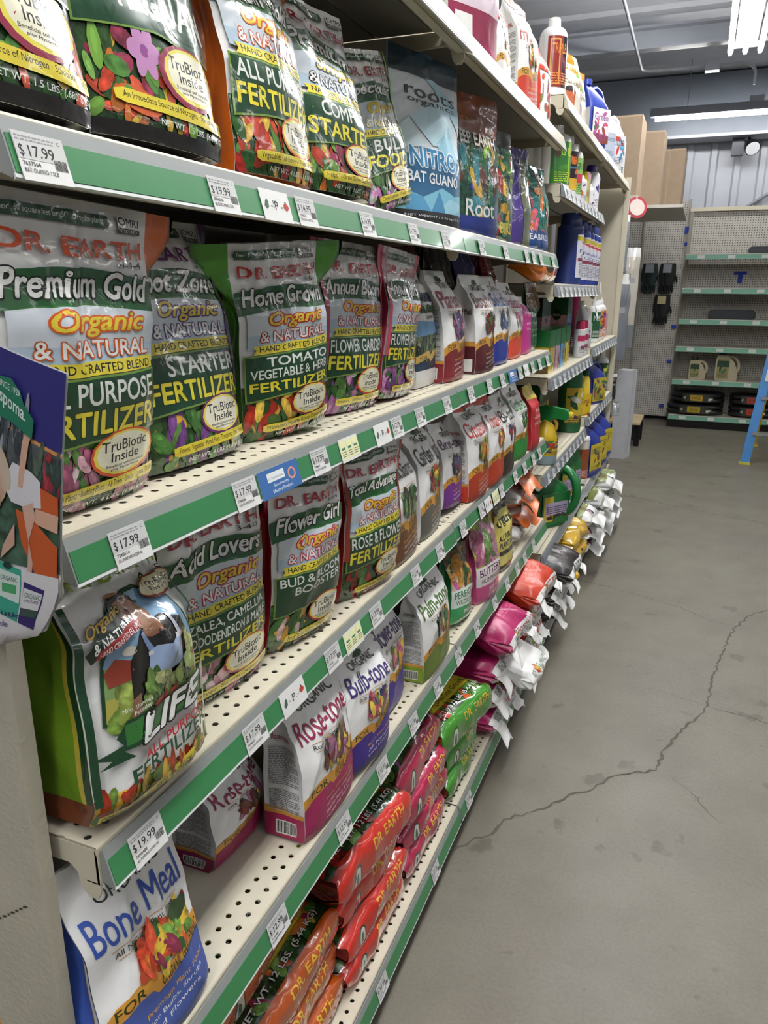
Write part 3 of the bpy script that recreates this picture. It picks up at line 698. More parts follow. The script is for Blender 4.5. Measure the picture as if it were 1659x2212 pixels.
# ------------------------------------------------------------------ price tags
def price_tag(price, z, x, y, w=.052, kind='price', label='', group='price tags', nums='7398514', desc='ALL PURP FERTILIZER 4#'):
    mb = MB(); h = .036
    za, zb = -.0135, -.0495
    P = np.array([[[on_rail(-q, .0022), yy, q] for yy in np.linspace(-w / 2, w / 2, 3)] for q in (zb, (za + zb) / 2, za)])
    Q = P.copy(); Q[..., 0] -= .0006
    mb.grid(P, '#d6d6d4', PAPER, smooth=False); mb.grid(Q, '#cfcfcc', PAPER, smooth=False, flip=True)
    a = Art(hash_int(label))
    if kind == 'price':
        a.rect(0, .44, 1, 1, '#bfbfbd')
        a.text('$', .06, .15, .47, .74, '#17181a', .01); a.text(price, .24, .74, .50, .74, '#17181a', .01); a.text('C', .86, .92, .84, .92, '#333', .004)
        a.lines(.04, .8, .80, .94, 2, '#86888a', .5)
        a.text(nums, .06, .40, .31, .40, '#222', .004); a.text(desc, .06, .72, .17, .26, '#222', .002)
        x0 = .70
        while x0 < .95: 
            wd = a.r.choice([.008, .014, .02]); a.poly([(x0, .30), (x0 + wd, .30), (x0 + wd, .52), (x0, .52)], '#222', dz=0); x0 += wd + .012
    elif kind == 'icons':
        a.poly([(.08, .45), (.14, .62), (.2, .70), (.24, .6), (.22, .42), (.14, .35)], '#3f5a48'); a.rect(.30, .46, .36, .49, '#333')
        a.text('P', .44, .56, .36, .66, '#2a2c2a', 0); a.blobs(.40, .62, .38, .72, ['#55605a'], 8, .015); a.rect(.64, .46, .70, .49, '#333'); a.ell(.84, .52, .09, .12, '#a83a34'); a.ell(.84, .66, .03, .04, '#41543a')
    elif kind == 'chart':
        for i in range(3): a.rect(.05 + .32 * i, .12, .32 + .32 * i, .92, '#e0dfa8'); a.rect(.09 + .32 * i, .52, .28 + .32 * i, .62, '#3f7a4a'); a.lines(.08 + .32 * i, .3 + .32 * i, .2, .48, 3, '#4a5a40')
    elif kind == 'blue':
        a.rect(0, 0, 1, 1, '#2f5f9a'); a.rect(.2, .52, .62, .84, '#d8dcdc'); a.text('Dr. Earth Fertilizers', .22, .60, .60, .68, '#2b4a6a', 0)
        a.ell(.80, .56, .10, .22, '#c98a72'); a.ell(.80, .56, .065, .15, '#2f5f9a'); a.text('Eco-friendly', .32, .68, .3, .42, '#dfe3e6', .004); a.text('Effective Products', .26, .76, .12, .24, '#dfe3e6', .004)
    a.put(mb, P, PAPER, base=.0002, step=.00002)
    o = mb.build('price_tag', loc=(x, y, z)); return tag(o, label, 'price tag', group)
def hash_int(s): return sum((i + 1) * ord(c) for i, c in enumerate(s)) % 99991
# tags along the green strips
ICON = {(1, .873): 'icons', (2, .861): 'blue', (2, 1.084): 'chart', (2, 1.225): 'icons', (3, .872): 'icons', (3, 1.087): 'chart', (2, 2.251): 'blue', (2, 2.443): 'icons', (3, 2.093): 'chart', (3, 2.008): 'icons'}
TAGS = {1: [(.505, '17.99', '7637564', 'BAT GUANO 1.5LB'), (.76, '19.99', '8004354A', 'BLOOD MEAL 3LB'), (.873, ''), (.953, '14.99', '7398522', 'COMPOST START 3#'), (1.158, '14.99'), (1.37, '17.99'), (1.561, '12.99'), (1.842, '16.99'), (2.087, '16.99'), (2.352, '21.99'), (2.455, '9.99'), (2.574, '12.99'), (2.793, '19.99')],
        2: [(.564, '17.99', '7398514', 'ALL PURP FERTILIZER 4#'), (.777, '17.99', '7398506', 'STARTER FERTILIZER 4#'), (.861, ''), (.98, '17.99', '7398464', 'TOMATO FERTILIZER'), (1.084, ''), (1.225, ''), (1.297, '12.99'), (1.426, '12.99'), (1.604, '13.99'), (1.799, '12.99'), (1.978, '12.99'), (2.124, '11.99'), (2.251, ''), (2.353, '12.99'), (2.443, ''), (2.546, '10.99'), (2.665, '9.99'), (2.813, '8.99')],
        3: [(.544, '19.99', '7398488', 'ALL PURP PELLTZ FERT 4#'), (.766, '17.99', '7398431', 'ACID LOVERS FERTILIZER 4#'), (.872, ''), (1.007, '17.99', '7398480', 'BUD BLOOM BOOSTER'), (1.087, ''), (1.191, '17.99', '7398449', 'ROSE FLOWER FERT'), (1.408, '12.99'), (1.572, '14.99'), (1.76, '12.99'), (1.938, '11.99'), (2.008, ''), (2.093, ''), (2.167, '12.99'), (2.354, '12.99'), (2.496, '13.99'), (2.644, '9.99'), (2.755, '9.99')],
        4: [(.776, '12.99', '7120980', 'BONE MEAL 4LB'), (1.005, '12.99', '7120998', 'ROSE TONE 4LB'), (1.185, '12.99'), (1.362, '12.99'), (1.529, '12.99'), (1.699, '12.99'), (1.877, '6.99'), (2.075, '7.99'), (2.237, '10.99'), (2.385, '8.99'), (2.504, '12.99'), (2.657, '9.99')],
        5: [(1.133, '37.99'), (1.48, '37.99'), (1.778, '37.99')]}
ORD = ['first', 'second', 'third', 'fourth', 'fifth', 'sixth', 'seventh', 'eighth', 'ninth', 'tenth', 'eleventh', 'twelfth', 'thirteenth', 'fourteenth', 'fifteenth', 'sixteenth', 'seventeenth', 'eighteenth']
for k, L in TAGS.items():
    for i, e in enumerate(L):
        kd = ICON.get((k, e[0]), 'price'); what = {'price': 'white paper price tag', 'icons': 'white leaf and tomato icon tag', 'chart': 'pale tag with three charts', 'blue': 'blue promotional card'}[kd]
        price_tag(e[1], S_Z[k], S_X[k], e[0], {'blue': .105, 'icons': .07, 'chart': .07}.get(kd, .052), kd, '%s, %s on the green strip of the %s shelf' % (what, ORD[i], NAMES[k]), nums=e[2] if len(e) > 2 else '739%04d' % (hash_int(str(e)) % 9999), desc=e[3] if len(e) > 3 else 'PLANT FOOD 4LB')
# packed tags on the grey strips
for (n, bay), z in T_Z.items():
    if n in ('T0', 'T6', 'T5'): continue
    xo = 0
    for i in range(10):
        y = YS[2 + bay] + .10 + i * .113
        price_tag('%d.99' % (5 + (i * 7) % 17), z, xo, y, .06 if i % 3 else .05, 'price', 'white price tag, %s on the grey strip of the %s shelf, %s bay' % (ORD[i], TN[n], 'near' if bay == 0 else 'far'), 'price tags on the grey strips')

# ------------------------------------------------------------------ standing bags
def stand(name, label, pouch, d, k, X, Y, lean=.03, yaw=0., roll=0., group='bags of plant food on the shelves', cat='bag', z=None, **kw):
    rot = (roll, -lean, yaw)
    zz = S_Z[k] if z is None else z
    # rest the lowest base corner on the deck
    R = Matrix.Rotation(yaw, 3, 'Z') @ Matrix.Rotation(-lean, 3, 'Y') @ Matrix.Rotation(roll, 3, 'X')
    low = min((R @ Vector(p))[2] for p in np.vstack([pouch.front[0], pouch.back[0]]))
    o = pouch.make(name, loc=(X - d / 2 + (S_X.get(k, 0) if z is None else 0), Y, zz - low + .0008), rot=rot, **kw)
    return tag(o, label, cat, group)
WH = '#dfdfdd'
def dr(label, X, Y, w, h, d, k, gus, seed, lean=.03, yaw=0., roll=0., art=None, front=WH, flare=.0, cuts=None, ns=26, nt=38, bottom=None, amp=.0034, c=.32, kind='doy', crn=.0, flop=0., narrow=0., fold=.012):
    p = Pouch(w, h, d, kind, c=c, amp=amp, seed=seed, flare=flare, ns=ns, nt=nt, crn=crn, flop=flop, narrow=narrow, fold=fold)
    return stand('fertilizer_bag', label, p, d, k, X, Y, lean, yaw, roll, front_col=front, gus_col=gus, art=art, cuts=cuts, bottom_col=bottom)
def tone(label, X, Y, w, h, d, k, col, seed, lean=.02, yaw=0., roll=0., art=None, side=None, hood=None, ns=24, nt=34, flop=-.05, sidecol=None, kind='tone', amp=.003, c=.22):
    p = Pouch(w, h, d, kind, c=c, amp=amp, seed=seed, fold=.010, ns=ns, nt=nt, flop=flop)
    return stand('fertilizer_bag', label, p, d, k, X, Y, lean, yaw, roll, front_col='#e2e2e1', gus_col=sidecol or '#dadad9', art=art, side_art=side, m=MATTE, bottom_col=col, back_col=hood)

# second highest shelf ----------------------------------------------------
bg = lambda s, full=True: dr_art('Blood Meal', ['BAT GUANO'], olc='#b3251f', veg='mixed', ribbon='An Immediate Source of Nitrogen · Stimulates Growth of', fert='', net='NET WT. 1.5 LBS. (.680 KG)', seed=s, crafted="NATURE'S INTELLIGENCE", full=full)
def bg_fix(s):
    a = Art(s); a.rect(0, 0, 1, .38, '#24401f', leafy=True); a.blobs(.02, .98, .06, .33, VEG['mixed'] + VEG['green'][:3], 90, .045)
    for q in range(6): a.ell(.40 + .06 * math.cos(q * 1.05), .30 + .045 * math.sin(q * 1.05), .055, .035, '#b884b0', q * 1.05, dz=.25)
    a.ell(.40, .30, .03, .022, '#8a4a86'); a.ell(.30, .125, .15, .045, '#c0562a', -.1); a.ell(.34, .135, .05, .02, '#d8803a'); a.ell(.24, .15, .03, .018, '#4f8a3a')
    a.rect(0, 0, 1, .05, '#1e1a16')
    a.poly([(0, .335), (.5, .375), (1, .345), (1, .63), (0, .63)], '#6a8a3c'); a.poly([(.015, .343), (.5, .383), (1, .353), (1, .62), (.015, .62)], GREEN_D)
    a.text('BAT GUANO', .10, 1.15, .425, .555, '#dcdcd7', .018)
    a.poly([(.15, .61), (1, .61), (1, .67), (.15, .67)], '#d6c63c'); a.text("NATURE'S INTELLIGENCE", .2, .98, .622, .655, '#222', .006)
    a.rect(0, .67, 1, 1, WH); a.text('& NATURAL', .2, .95, .685, .75, '#e2e2de', .014, out='#5a2a6a', ow=.05); a.text('Organic', .3, .9, .77, .86, '#ddc53c', .02, .28, out='#5a2a6a', ow=.06)
    a.ell(.73, .255, .25, .115, '#8a2a44'); a.ell(.745, .26, .225, .10, '#d8cc50'); a.ell(.75, .262, .20, .088, '#e3e0c8')
    a.text('TruBiotic', .57, .92, .275, .32, '#161616', .006); a.text('Inside', .64, .85, .23, .27, '#161616', .006); a.text('Beneficial soil microbes', .60, .9, .207, .22, '#333'); a.text('plus Mycorrhizae', .64, .86, .19, .202, '#333')
    a.poly([(.14, .115), (.2, .105), (1, .09), (1, .135), (.2, .155), (.14, .145)], '#d4c23a'); a.text('An Immediate Source of Nitrogen · Stimulates Growth of', .19, 1.1, .11, .138, '#26241a', .003, slope=-.015)
    a.text('NET WT. 1.5 LBS. (.680 KG)', .42, .99, .055, .080, '#d8d8d4', .008, slope=-.004); return a
dr('green bag with guano lettering cut off by the picture edge, second highest shelf', -.015, .508, .195, .28, .08, 1, '#1b2a1c', 11, .16, yaw=-.05, art=bg_fix(11), bottom='#15140f', ns=30, nt=40)
dr('green bag with white bat guano lettering and pink flower, second highest shelf', -.015, .716, .195, .28, .08, 1, '#1d3320', 12, .16, yaw=-.05, art=bg_fix(12), bottom='#15140f', ns=30, nt=40)
dr('orange sided all purpose fertilizer bag with red tomatoes, second highest shelf', -.008, .942, .178, .285, .085, 1, '#c9601c', 13, .10, yaw=-.05, flare=.035, art=dr_art('Premium Gold', ['ALL PURPOSE'], '#cf5a22', '#cf5a22', 'tomato', 'Vegetables · All Flowers · Trees · Bedding', seed=13), ns=30, nt=40)
dr('compost starter bag with black base leaning back, second highest shelf', -.006, 1.138, .20, .275, .10, 1, '#1d1c1a', 14, .11, yaw=-.08, art=dr_art('Premium', ['COMPOST'], '#9a2430', '#26241f', 'mixed', 'Helps To Break Down Garden Waste', fert='STARTER', seed=14, pill='ENHANCED BIO-DEGRADING COMPOST ACTIVATOR', org='Simple', crafted="NATURE'S INGREDIENTS", npk='', net='NET WT. 3 LBS. (1.360 KG)'), bottom='#15140f', ns=30, nt=40)
dr('bulb food bag with lime green side tilted behind the compost starter bag', -.055, 1.455, .18, .27, .06, 1, '#6a9a2e', 15, .08, yaw=-.1, roll=.2, art=dr_art('Spectacular', ['BULB', ], '#9a2430', '#c8b030', 'flower', 'Ornithogalum · Oxalis · Allium', seed=15, fert='FOOD', npk='3-14-2', margin='#7fae3a'))
def nitro_art():
    a = Art(16); a.rect(0, 0, 1, .09, '#1d2126'); a.rect(0, .09, 1, .36, '#24597e')
    a.poly([(0, .3), (.3, .34), (.5, .30), (1, .36), (1, .46), (.8, .40), (.6, .44), (.3, .38), (0, .44)], '#24597e')
    a.poly([(0, .09), (1, .09), (1, .22), (.8, .2), (.6, .24), (.3, .17), (0, .22)], '#6fa9bd'); a.poly([(.1, .09), (.4, .09), (.3, .17), (0, .2)], '#4a86ac'); a.poly([(.5, .09), (.8, .09), (1, .16), (.7, .18)], '#8fbccb'); a.poly([(.4, .09), (.55, .22), (.62, .09)], '#3f7ca4')
    a.rect(0, .93, 1, 1, '#1e3a4c'); a.rect(0, .86, 1, .93, '#24323c')
    a.poly([(.45, .86), (1, .60), (1, .74), (.62, .86)], '#9cc3d2'); a.poly([(.2, .62), (.75, .80), (.9, .5), (.5, .48)], '#b4d2dc'); a.poly([(.55, .50), (.75, .62), (.95, .42), (.62, .40)], '#8fbdd0'); a.poly([(0, .52), (.18, .62), (.4, .46), (0, .44)], '#c3d6dc')
    a.text('roots', .16, .92, .745, .80, '#22282c', .006); a.text('organics', .18, .90, .70, .74, '#22282c', .002)
    a.text('NITRO', .16, .86, .345, .46, '#2f7aa8', .022, out='#dfe6ea', ow=.05); a.text('BAT GUANO', .12, .88, .255, .32, '#e2e6e8', .022)
    a.text('NET WEIGHT / 1.36 kg / 3 lb', .08, .9, .05, .066, '#d8d8d8', .004); a.ell(.08, .16, .06, .028, '#dfe6ea'); a.ell(.08, .16, .048, .02, '#2f6a8e'); return a
p = Pouch(.25, .335, .09, 'flat', c=.5, amp=.0022, seed=16, fold=.006, ns=26, nt=36)
stand('guano_bag', 'pale blue and white matte bag with big blue nitro lettering, second highest shelf', p, .09, 1, -.035, 1.665, .0, -.26, .0, front_col='#c6cdd2', gus_col='#9fb9c6', art=nitro_art(), m=MATTE, bottom_col='#1d2126')
stand('soil_food_bag', 'copper topped bag with blue base and jungle picture, second highest shelf', Pouch(.235, .325, .08, 'doy', c=.4, amp=.0035, seed=17), .08, 1, -.03, 1.955, .0, -.34, .0, front_col='#7a3c22', gus_col='#b5602a', bottom_col='#26357a',
      art=busy_art('#274a3a', ['#2f6a4a', '#3a7f8a', '#c9a03a', '#5a2f22', '#7a9a3a', '#2f3f7a'], 'DEEP EARTH', '#d8d2c4', 17, bands=[(0, .72, 1, 1, '#7c3d24'), (0, 0, 1, .14, '#26357a')], n=60, leafy=True, tbox=(.1, .95, .64, .73), out='#4a2a1c', extra=[('Root', (.3, .85, .14, .26), '#d5d5d0')]))
stand('soil_food_bag', 'jungle picture bag with yellow base lettering beside the copper topped bag', Pouch(.20, .29, .08, 'doy', c=.4, amp=.0035, seed=18), .08, 1, -.035, 2.20, .0, -.30, .0, front_col='#2a2a26', gus_col='#3a4a2c',
      art=busy_art('#274a3a', ['#2f6a4a', '#3a7f6a', '#c9a03a', '#8e2f2a', '#7a9a3a'], 'SEA BIRD', '#c9b040', 18, bands=[(0, .86, 1, 1, '#3a3a34')], n=50, leafy=True, tbox=(.1, .95, .08, .18)))
stand('soil_food_bag', 'glossy purple bag with green edge, second highest shelf', Pouch(.21, .285, .085, 'doy', c=.4, amp=.0045, seed=19), .085, 1, -.035, 2.46, .0, -.28, .0, front_col='#43307a', gus_col='#3b2a78', art=busy_art('#46327c', ['#5a4a6a', '#7a8a4a', '#6a5a3a'], None, seed=19, n=0, bands=[(.62, 0, 1, .9, '#5a6045')]))
stand('soil_food_bag', 'teal bag with orange seahorse picture at the end of the second highest shelf', Pouch(.22, .275, .085, 'doy', c=.4, amp=.004, seed=20), .085, 1, -.035, 2.77, .03, -.28, .0, front_col='#1f6a6a', gus_col='#1c3f66', bottom_col='#1d3a78',
      art=busy_art('#1f6f64', ['#c8642a', '#d88a4a', '#2f8a78', '#1d5a6a', '#c85a6a', '#4aa06a'], 'SEABIRD', '#d4d8de', 20, bands=[(0, 0, 1, .24, '#1d3f7a')], n=46, tbox=(.12, .9, .13, .2)))

# third highest shelf -------------------------------------------------------
dr('big orange sided all purpose bag with tomato red brand lettering, behind the booklet', -.028, .560, .20, .285, .08, 2, '#cf6420', 21, -.15, roll=-.03, flare=.045, art=dr_art('Premium Gold', ['ALL PURPOSE'], '#cf4f22', '#cf5a1e', 'pink', 'Garden Plants · Bedding Plants · All Trees · Shrubs · Lawns · Peren', seed=21), ns=34, nt=48, amp=.003)
dr('purple sided starter fertilizer bag with yellow pansies, third highest shelf', -.038, .775, .19, .288, .075, 2, '#4a2458', 22, .09, flare=.015, art=dr_art('Root Zone', ['STARTER'], '#6a2a6a', '#5a2a72', 'pansy', 'Flowers · Vegetables · Potted Plants · Transplants · Trees · Shrubs', seed=22, npk='2-4-2', margin='#4d2a60'), bottom='#2a2a26', ns=32, nt=44)
dr('lime green tomato and vegetable fertilizer bag with flared top corners, third highest shelf', -.036, 1.000, .172, .268, .085, 2, '#4f9a2a', 23, -.13, yaw=-.26, roll=.07, flare=.06, art=dr_art('Home Grown', ['TOMATO', 'VEGETABLE & HERB'], '#b3251f', '#b3251f', 'tomato', 'Promotes Hearty Root Development', seed=23, npk='4-6-3'), ns=32, nt=44, amp=.0042)
dr('pink sided flower garden fertilizer bag with white and purple petals, third highest shelf', -.05, 1.250, .195, .285, .08, 2, '#b83a56', 24, -.09, yaw=-.12, roll=-.03, art=dr_art('Annual Bloom', ['FLOWER GARDEN'], '#b3252f', '#c02c3a', 'flower', 'Impatiens · Geraniums · Marigolds · Petunias', seed=24, margin='#c04460'), flare=.02, ns=30, nt=42)
dr('second pink flower garden fertilizer bag, narrower and farther along the third highest shelf', -.037, 1.447, .19, .280, .08, 2, '#c0405c', 25, -.11, yaw=.03, roll=-.05, art=dr_art('Annual Bloom', ['FLOWER GARDEN'], '#c02c4a', '#c02c3a', 'flower', 'Impatiens · Geraniums · Marigolds · Petunias', seed=25, margin='#c64a66'), flare=.03)
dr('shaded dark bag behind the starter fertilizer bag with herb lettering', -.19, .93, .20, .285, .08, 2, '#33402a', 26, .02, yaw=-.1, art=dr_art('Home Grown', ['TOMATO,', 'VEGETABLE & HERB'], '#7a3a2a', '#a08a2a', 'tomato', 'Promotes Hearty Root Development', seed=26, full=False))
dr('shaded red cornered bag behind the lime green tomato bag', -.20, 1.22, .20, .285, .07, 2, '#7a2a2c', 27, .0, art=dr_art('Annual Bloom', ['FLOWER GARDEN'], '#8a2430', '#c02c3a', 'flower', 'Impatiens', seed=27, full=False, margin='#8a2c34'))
def starter_art():
    a = Art(28); a.rect(0, 0, 1, .14, '#c9c9c6'); a.rect(0, .14, 1, .27, '#22344a'); a.rect(0, .27, 1, .42, '#2e3c34', leafy=True); a.blobs(.05, .95, .28, .44, VEG['shrub'] + ['#8a8a6a'], 24, .07); a.poly([(0, .42), (1, .44), (1, .52), (0, .55)], '#6f9cc4')
    a.poly([(0, .2), (.4, .24), (.5, .2), (1, .28), (1, .34), (.5, .26), (.4, .30), (0, .26)], '#c9a552'); a.text('FOR', .12, .36, .225, .26, '#39431f', .012)
    a.text('Starter Plus', .3, .95, .56, .59, '#222', .004); a.text('Starter', .12, .95, .61, .69, '#3f6a3a', .02, .2, out='#16220f', ow=.05); a.text('Bio-tone', .05, .95, .70, .80, '#2b3f5a', .02, .2, out='#121a24', ow=.04); a.text('ORGANIC', .2, .8, .84, .88, '#22261f', .004); return a
tone('white starter bag with blue sky picture and grey base, behind the second pink bag', -.05, 1.665, .17, .265, .09, 2, '#c6c6c4', 28, art=starter_art(), yaw=.05)
rose_lines = ('Premium Plant Food', 'All Natural · Long Lasting', 'Ideal for Garden Plants', 'and Houseplants')
tone('white bag with maroon base and purple flower spike, first past the two pink bags', -.022, 1.80, .165, .255, .10, 2, '#7a1f26', 29, art=tone_art('Plant-tone', '#a03a4a', 'grape', '#7e2128', 'All Natural Plant Food', 29), side=tone_side('Plant-tone', '#a03a4a', '#7e2128'), flop=-.08, sidecol='#cfcfce')
tone('white blood meal bag with dark maroon base and barcode on its side', -.006, 2.035, .165, .25, .10, 2, '#4a1a1f', 30, art=tone_art('Blood Meal', '#6a2a2f', 'rose', '#52191f', 'All Natural Plant Food', 30), side=busy_art('#52191f', VEG['shrub'], 'Blood Meal', '#4a2a2a', 30, bands=[(0, 0, 1, .28, '#52191f'), (0, .28, 1, .33, '#c98f36'), (.1, .02, .9, .15, '#d8d8d4')], n=0, tbox=(.1, .9, .6, .66)), yaw=-.05)
tone('white bag with royal blue base and dark blue berries, third highest shelf', -.02, 2.265, .165, .25, .10, 2, '#22348a', 31, art=tone_art('Soil Acidifier', '#2a4aa0', 'blue', '#22348a', 'All Natural Plant Food', 31, full=False), side=tone_side('Soil Acidifier', '#2a4aa0', '#22348a'), yaw=-.03)
tone('white bag with orange red base and pink blossoms, between the blue and magenta bags', -.028, 2.50, .165, .235, .10, 2, '#c8402a', 32, art=tone_art('Azalea-tone', '#b04a6a', 'pink', '#c8432c', 'All Natural Plant Food', 32, full=False), side=tone_side('Azalea', '#b04a6a', '#c8432c'))
tone('small bright magenta bag next to the dark green gold topped bag', -.035, 2.695, .13, .19, .08, 2, '#b02a7a', 33, art=busy_art('#b52e80', ['#d878b0'], None, seed=33, n=0, bands=[(0, 0, 1, .88, '#b52e80')], extra=[('Roses', (.3, .7, .70, .76), '#e0c8d6'), ('and Flowers', (.25, .8, .52, .56), '#e0c8d6'), ('Plant Food', (.25, .8, .42, .46), '#e0c8d6')]), sidecol='#a82a74')
dr('dark green bag with gold foil top and flower lettering, third highest shelf end', -.045, 2.845, .15, .24, .08, 2, '#1d4a28', 34, -.02, art=busy_art('#1f5230', ['#6a4a22'], 'Flower', '#dadad4', 34, n=0, bands=[(0, 0, 1, .62, '#1f5230'), (0, .62, 1, 1, '#5a3f1f')], tbox=(.1, .9, .50, .58), extra=[('Nutrition', (.25, .8, .40, .44), '#c8d8c0'), ('Organic Fertilizer', (.15, .85, .30, .33), '#c8d8c0'), ('All Season', (.2, .8, .22, .25), '#c8d8c0')]), front='#1f5230', amp=.006)
# coloured bag tops poking up behind
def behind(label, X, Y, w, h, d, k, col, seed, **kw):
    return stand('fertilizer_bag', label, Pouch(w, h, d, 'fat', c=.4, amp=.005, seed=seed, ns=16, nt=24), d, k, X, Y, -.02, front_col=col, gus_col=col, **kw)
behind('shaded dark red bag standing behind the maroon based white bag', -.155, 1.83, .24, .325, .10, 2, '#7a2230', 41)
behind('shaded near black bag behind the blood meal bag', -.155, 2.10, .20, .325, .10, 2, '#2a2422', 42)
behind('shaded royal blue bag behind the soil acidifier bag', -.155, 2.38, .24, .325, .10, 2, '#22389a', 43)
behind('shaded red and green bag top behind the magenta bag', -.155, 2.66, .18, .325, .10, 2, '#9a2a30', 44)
# fourth highest shelf -------------------------------------------------------
def life_art():
    a = Art(51)
    a.rect(0, 0, 1, .115, '#7a3a22', leafy=True); a.blobs(.02, .98, .005, .10, VEG['tomato'] + ['#c8a040', '#6a8a3a'], 60, .05)
    a.poly([(.10, .40), (.14, .66), (.22, .78), (.36, .86), (.62, .87), (.84, .80), (.95, .66), (.97, .40), (.60, .36)], GREEN_D)
    a.poly([(.125, .41), (.16, .65), (.24, .765), (.38, .845), (.62, .855), (.83, .785), (.93, .65), (.955, .41), (.60, .37)], '#7a9a5a')
    a.poly([(.15, .62), (.16, .65), (.24, .765), (.38, .845), (.62, .855), (.83, .785), (.93, .65), (.94, .60), (.5, .6)], '#7fa2bf')
    a.poly([(.14, .50), (.5, .48), (.95, .52), (.955, .41), (.6, .37), (.125, .41)], '#a8a24c'); a.blobs(.2, .5, .4, .58, ['#8a9a4a', '#6f8a3a'], 14, .06)
    a.poly([(.15, .60), (.22, .65), (.34, .62), (.34, .55), (.17, .54)], '#8e3a2a'); a.ell(.31, .665, .045, .02, '#c8c4b8')
    # gardener: shirt, arms, head, overalls, armful of vegetables
    a.poly([(.30, .46), (.31, .62), (.38, .71), (.50, .745), (.64, .745), (.80, .71), (.88, .62), (.84, .56), (.78, .46), (.5, .42)], '#1f1d1d')
    a.poly([(.82, .58), (.88, .62), (.93, .54), (.90, .46), (.84, .455), (.86, .52)], '#8f684f'); a.poly([(.30, .47), (.37, .48), (.37, .40), (.33, .345), (.28, .37)], '#8f684f')
    a.poly([(.42, .70), (.50, .755), (.57, .74), (.58, .70), (.5, .685)], '#80583f')
    a.ell(.435, .795, .115, .066, '#9a735a', -.42); a.poly([(.30, .80), (.345, .855), (.44, .862), (.53, .835), (.545, .80), (.48, .835), (.40, .845), (.345, .825)], '#2b201a'); a.ell(.535, .765, .022, .02, '#8a624a')
    a.ell(.375, .805, .016, .006, '#2a1d17', -.4); a.ell(.435, .792, .016, .006, '#2a1d17', -.4); a.poly([(.39, .80), (.41, .765), (.425, .772)], '#86604a'); a.poly([(.405, .752), (.46, .742), (.455, .752), (.41, .76)], '#7a4038')
    a.poly([(.44, .52), (.46, .63), (.52, .645), (.60, .64), (.72, .665), (.75, .54)], '#93a6c6'); a.poly([(.46, .63), (.40, .71), (.43, .715), (.50, .64)], '#6f82a4'); a.poly([(.69, .655), (.66, .742), (.69, .743), (.73, .66)], '#a8acb4'); a.rect(.66, .645, .75, .665, '#c8c8cc'); a.rect(.45, .615, .49, .632, '#c8c8cc')
    a.blobs(.42, .84, .40, .52, ['#8fa45a', '#6f8e4a', '#b4ba80', '#4f6a36', '#9aa868', '#3f5a30'], 70, .036); a.blobs(.46, .66, .375, .42, ['#8e2c22', '#a03a2c', '#5f7e3a'], 20, .032); a.blobs(.76, .86, .50, .64, ['#a8b470', '#86a058', '#bcc48c'], 16, .042, 1.1)
    a.text('Milo Shammas', .22, .44, .435, .452, '#e6e6e2', .006, slope=.01); a.text('Founder', .29, .43, .412, .43, '#e6e6e2', .006, slope=.008)
    a.poly([(.02, .29), (.20, .31), (.16, .345), (.24, .40), (.5, .41), (.8, .44), (1, .455), (1, .335), (.8, .32), (.3, .285), (.2, .285), (.26, .25), (.05, .24), (.12, .265)], GREEN_D)
    a.poly([(.22, .30), (.5, .315), (1, .35), (1, .44), (.8, .425), (.5, .398), (.22, .385)], '#2f6a2f')
    a.text('LIFE', .32, .95, .305, .415, '#e2e4e0', .028, .25, out='#0f130f', ow=.05, slope=.05)
    a.text('ALL PURPOSE', .32, .98, .232, .275, '#b52a35', .018, slope=.05); a.text('FERTILIZER', .22, .985, .165, .228, '#1f4a2f', .02, slope=.055)
    a.poly([(.02, .03), (.3, .04), (1, .105), (1, .14), (.3, .08), (.02, .06)], '#d4c23a'); a.text('COVERS 120 SQ. FT. · FEEDS 160 ONE-GALLON PLANTS', .04, 1.0, .058, .085, '#22221a', .006, slope=.068)
    a.blobs(.30, .98, .11, .145, ['#8fa84a', '#c8a040', '#5f7f3a', '#b84a2a'], 14, .035)
    a.text('DR. EARTH', .04, .94, .90, .955, '#8ea53c', .02, slope=.02); a.text('4-6-5', .70, .93, .865, .89, '#26302a', .012, slope=.01)
    a.text('POWERFUL · EASY TO APPLY', .10, .80, .965, .985, '#3a3d3a', .004)
    a.ell(.80, .835, .19, .047, '#8a3a22', .08); a.ell(.80, .836, .175, .04, '#d8d0a8', .08); a.text('TruBiotic', .67, .92, .84, .862, '#222', .004); a.text('Inside', .72, .88, .815, .836, '#222', .004)
    a.poly([(.05, .70), (.20, .77), (.34, .84), (.36, .80), (.30, .745), (.16, .70), (.08, .66)], '#1d2a20')
    a.text('Organic', .08, .37, .755, .80, '#d0a83c', .02, .28, out='#1d2a20', ow=.06, slope=.06); a.text('& NATURAL', .10, .40, .715, .748, '#dededa', .012, out='#1d2a20', ow=.06, slope=.05)
    a.poly([(.10, .672), (.42, .735), (.44, .755), (.42, .765), (.12, .70)], '#8a2a2c'); a.text('HAND CRAFTED BLEND', .13, .41, .706, .722, '#d8d4d0', .002, slope=.055)
    for x0, x1 in ((0, .045), (.965, 1)): a.rect(x0, .10, x1, .86, GREEN_D)
    return a
def life_side():
    a = Art(52); a.rect(.82, 0, .90, 1, '#b5a83a'); a.rect(.90, 0, 1, 1, GREEN_D); a.rect(0, 0, 1, .1, '#6f3a24'); return a
p = Pouch(.160, .262, .12, 'fat', c=.26, amp=.005, seed=51, fold=.004, ns=34, nt=46, flop=-.02)
stand('fertilizer_bag', 'large white bag with a gardener in overalls and a green banner, overhanging its shelf', p, .12, 3, .022, .572, .11, -.08, -.06, front_col='#e0e0de', gus_col='#6f9427', art=life_art(), side_art=life_side(), bottom_col='#7a3a22')
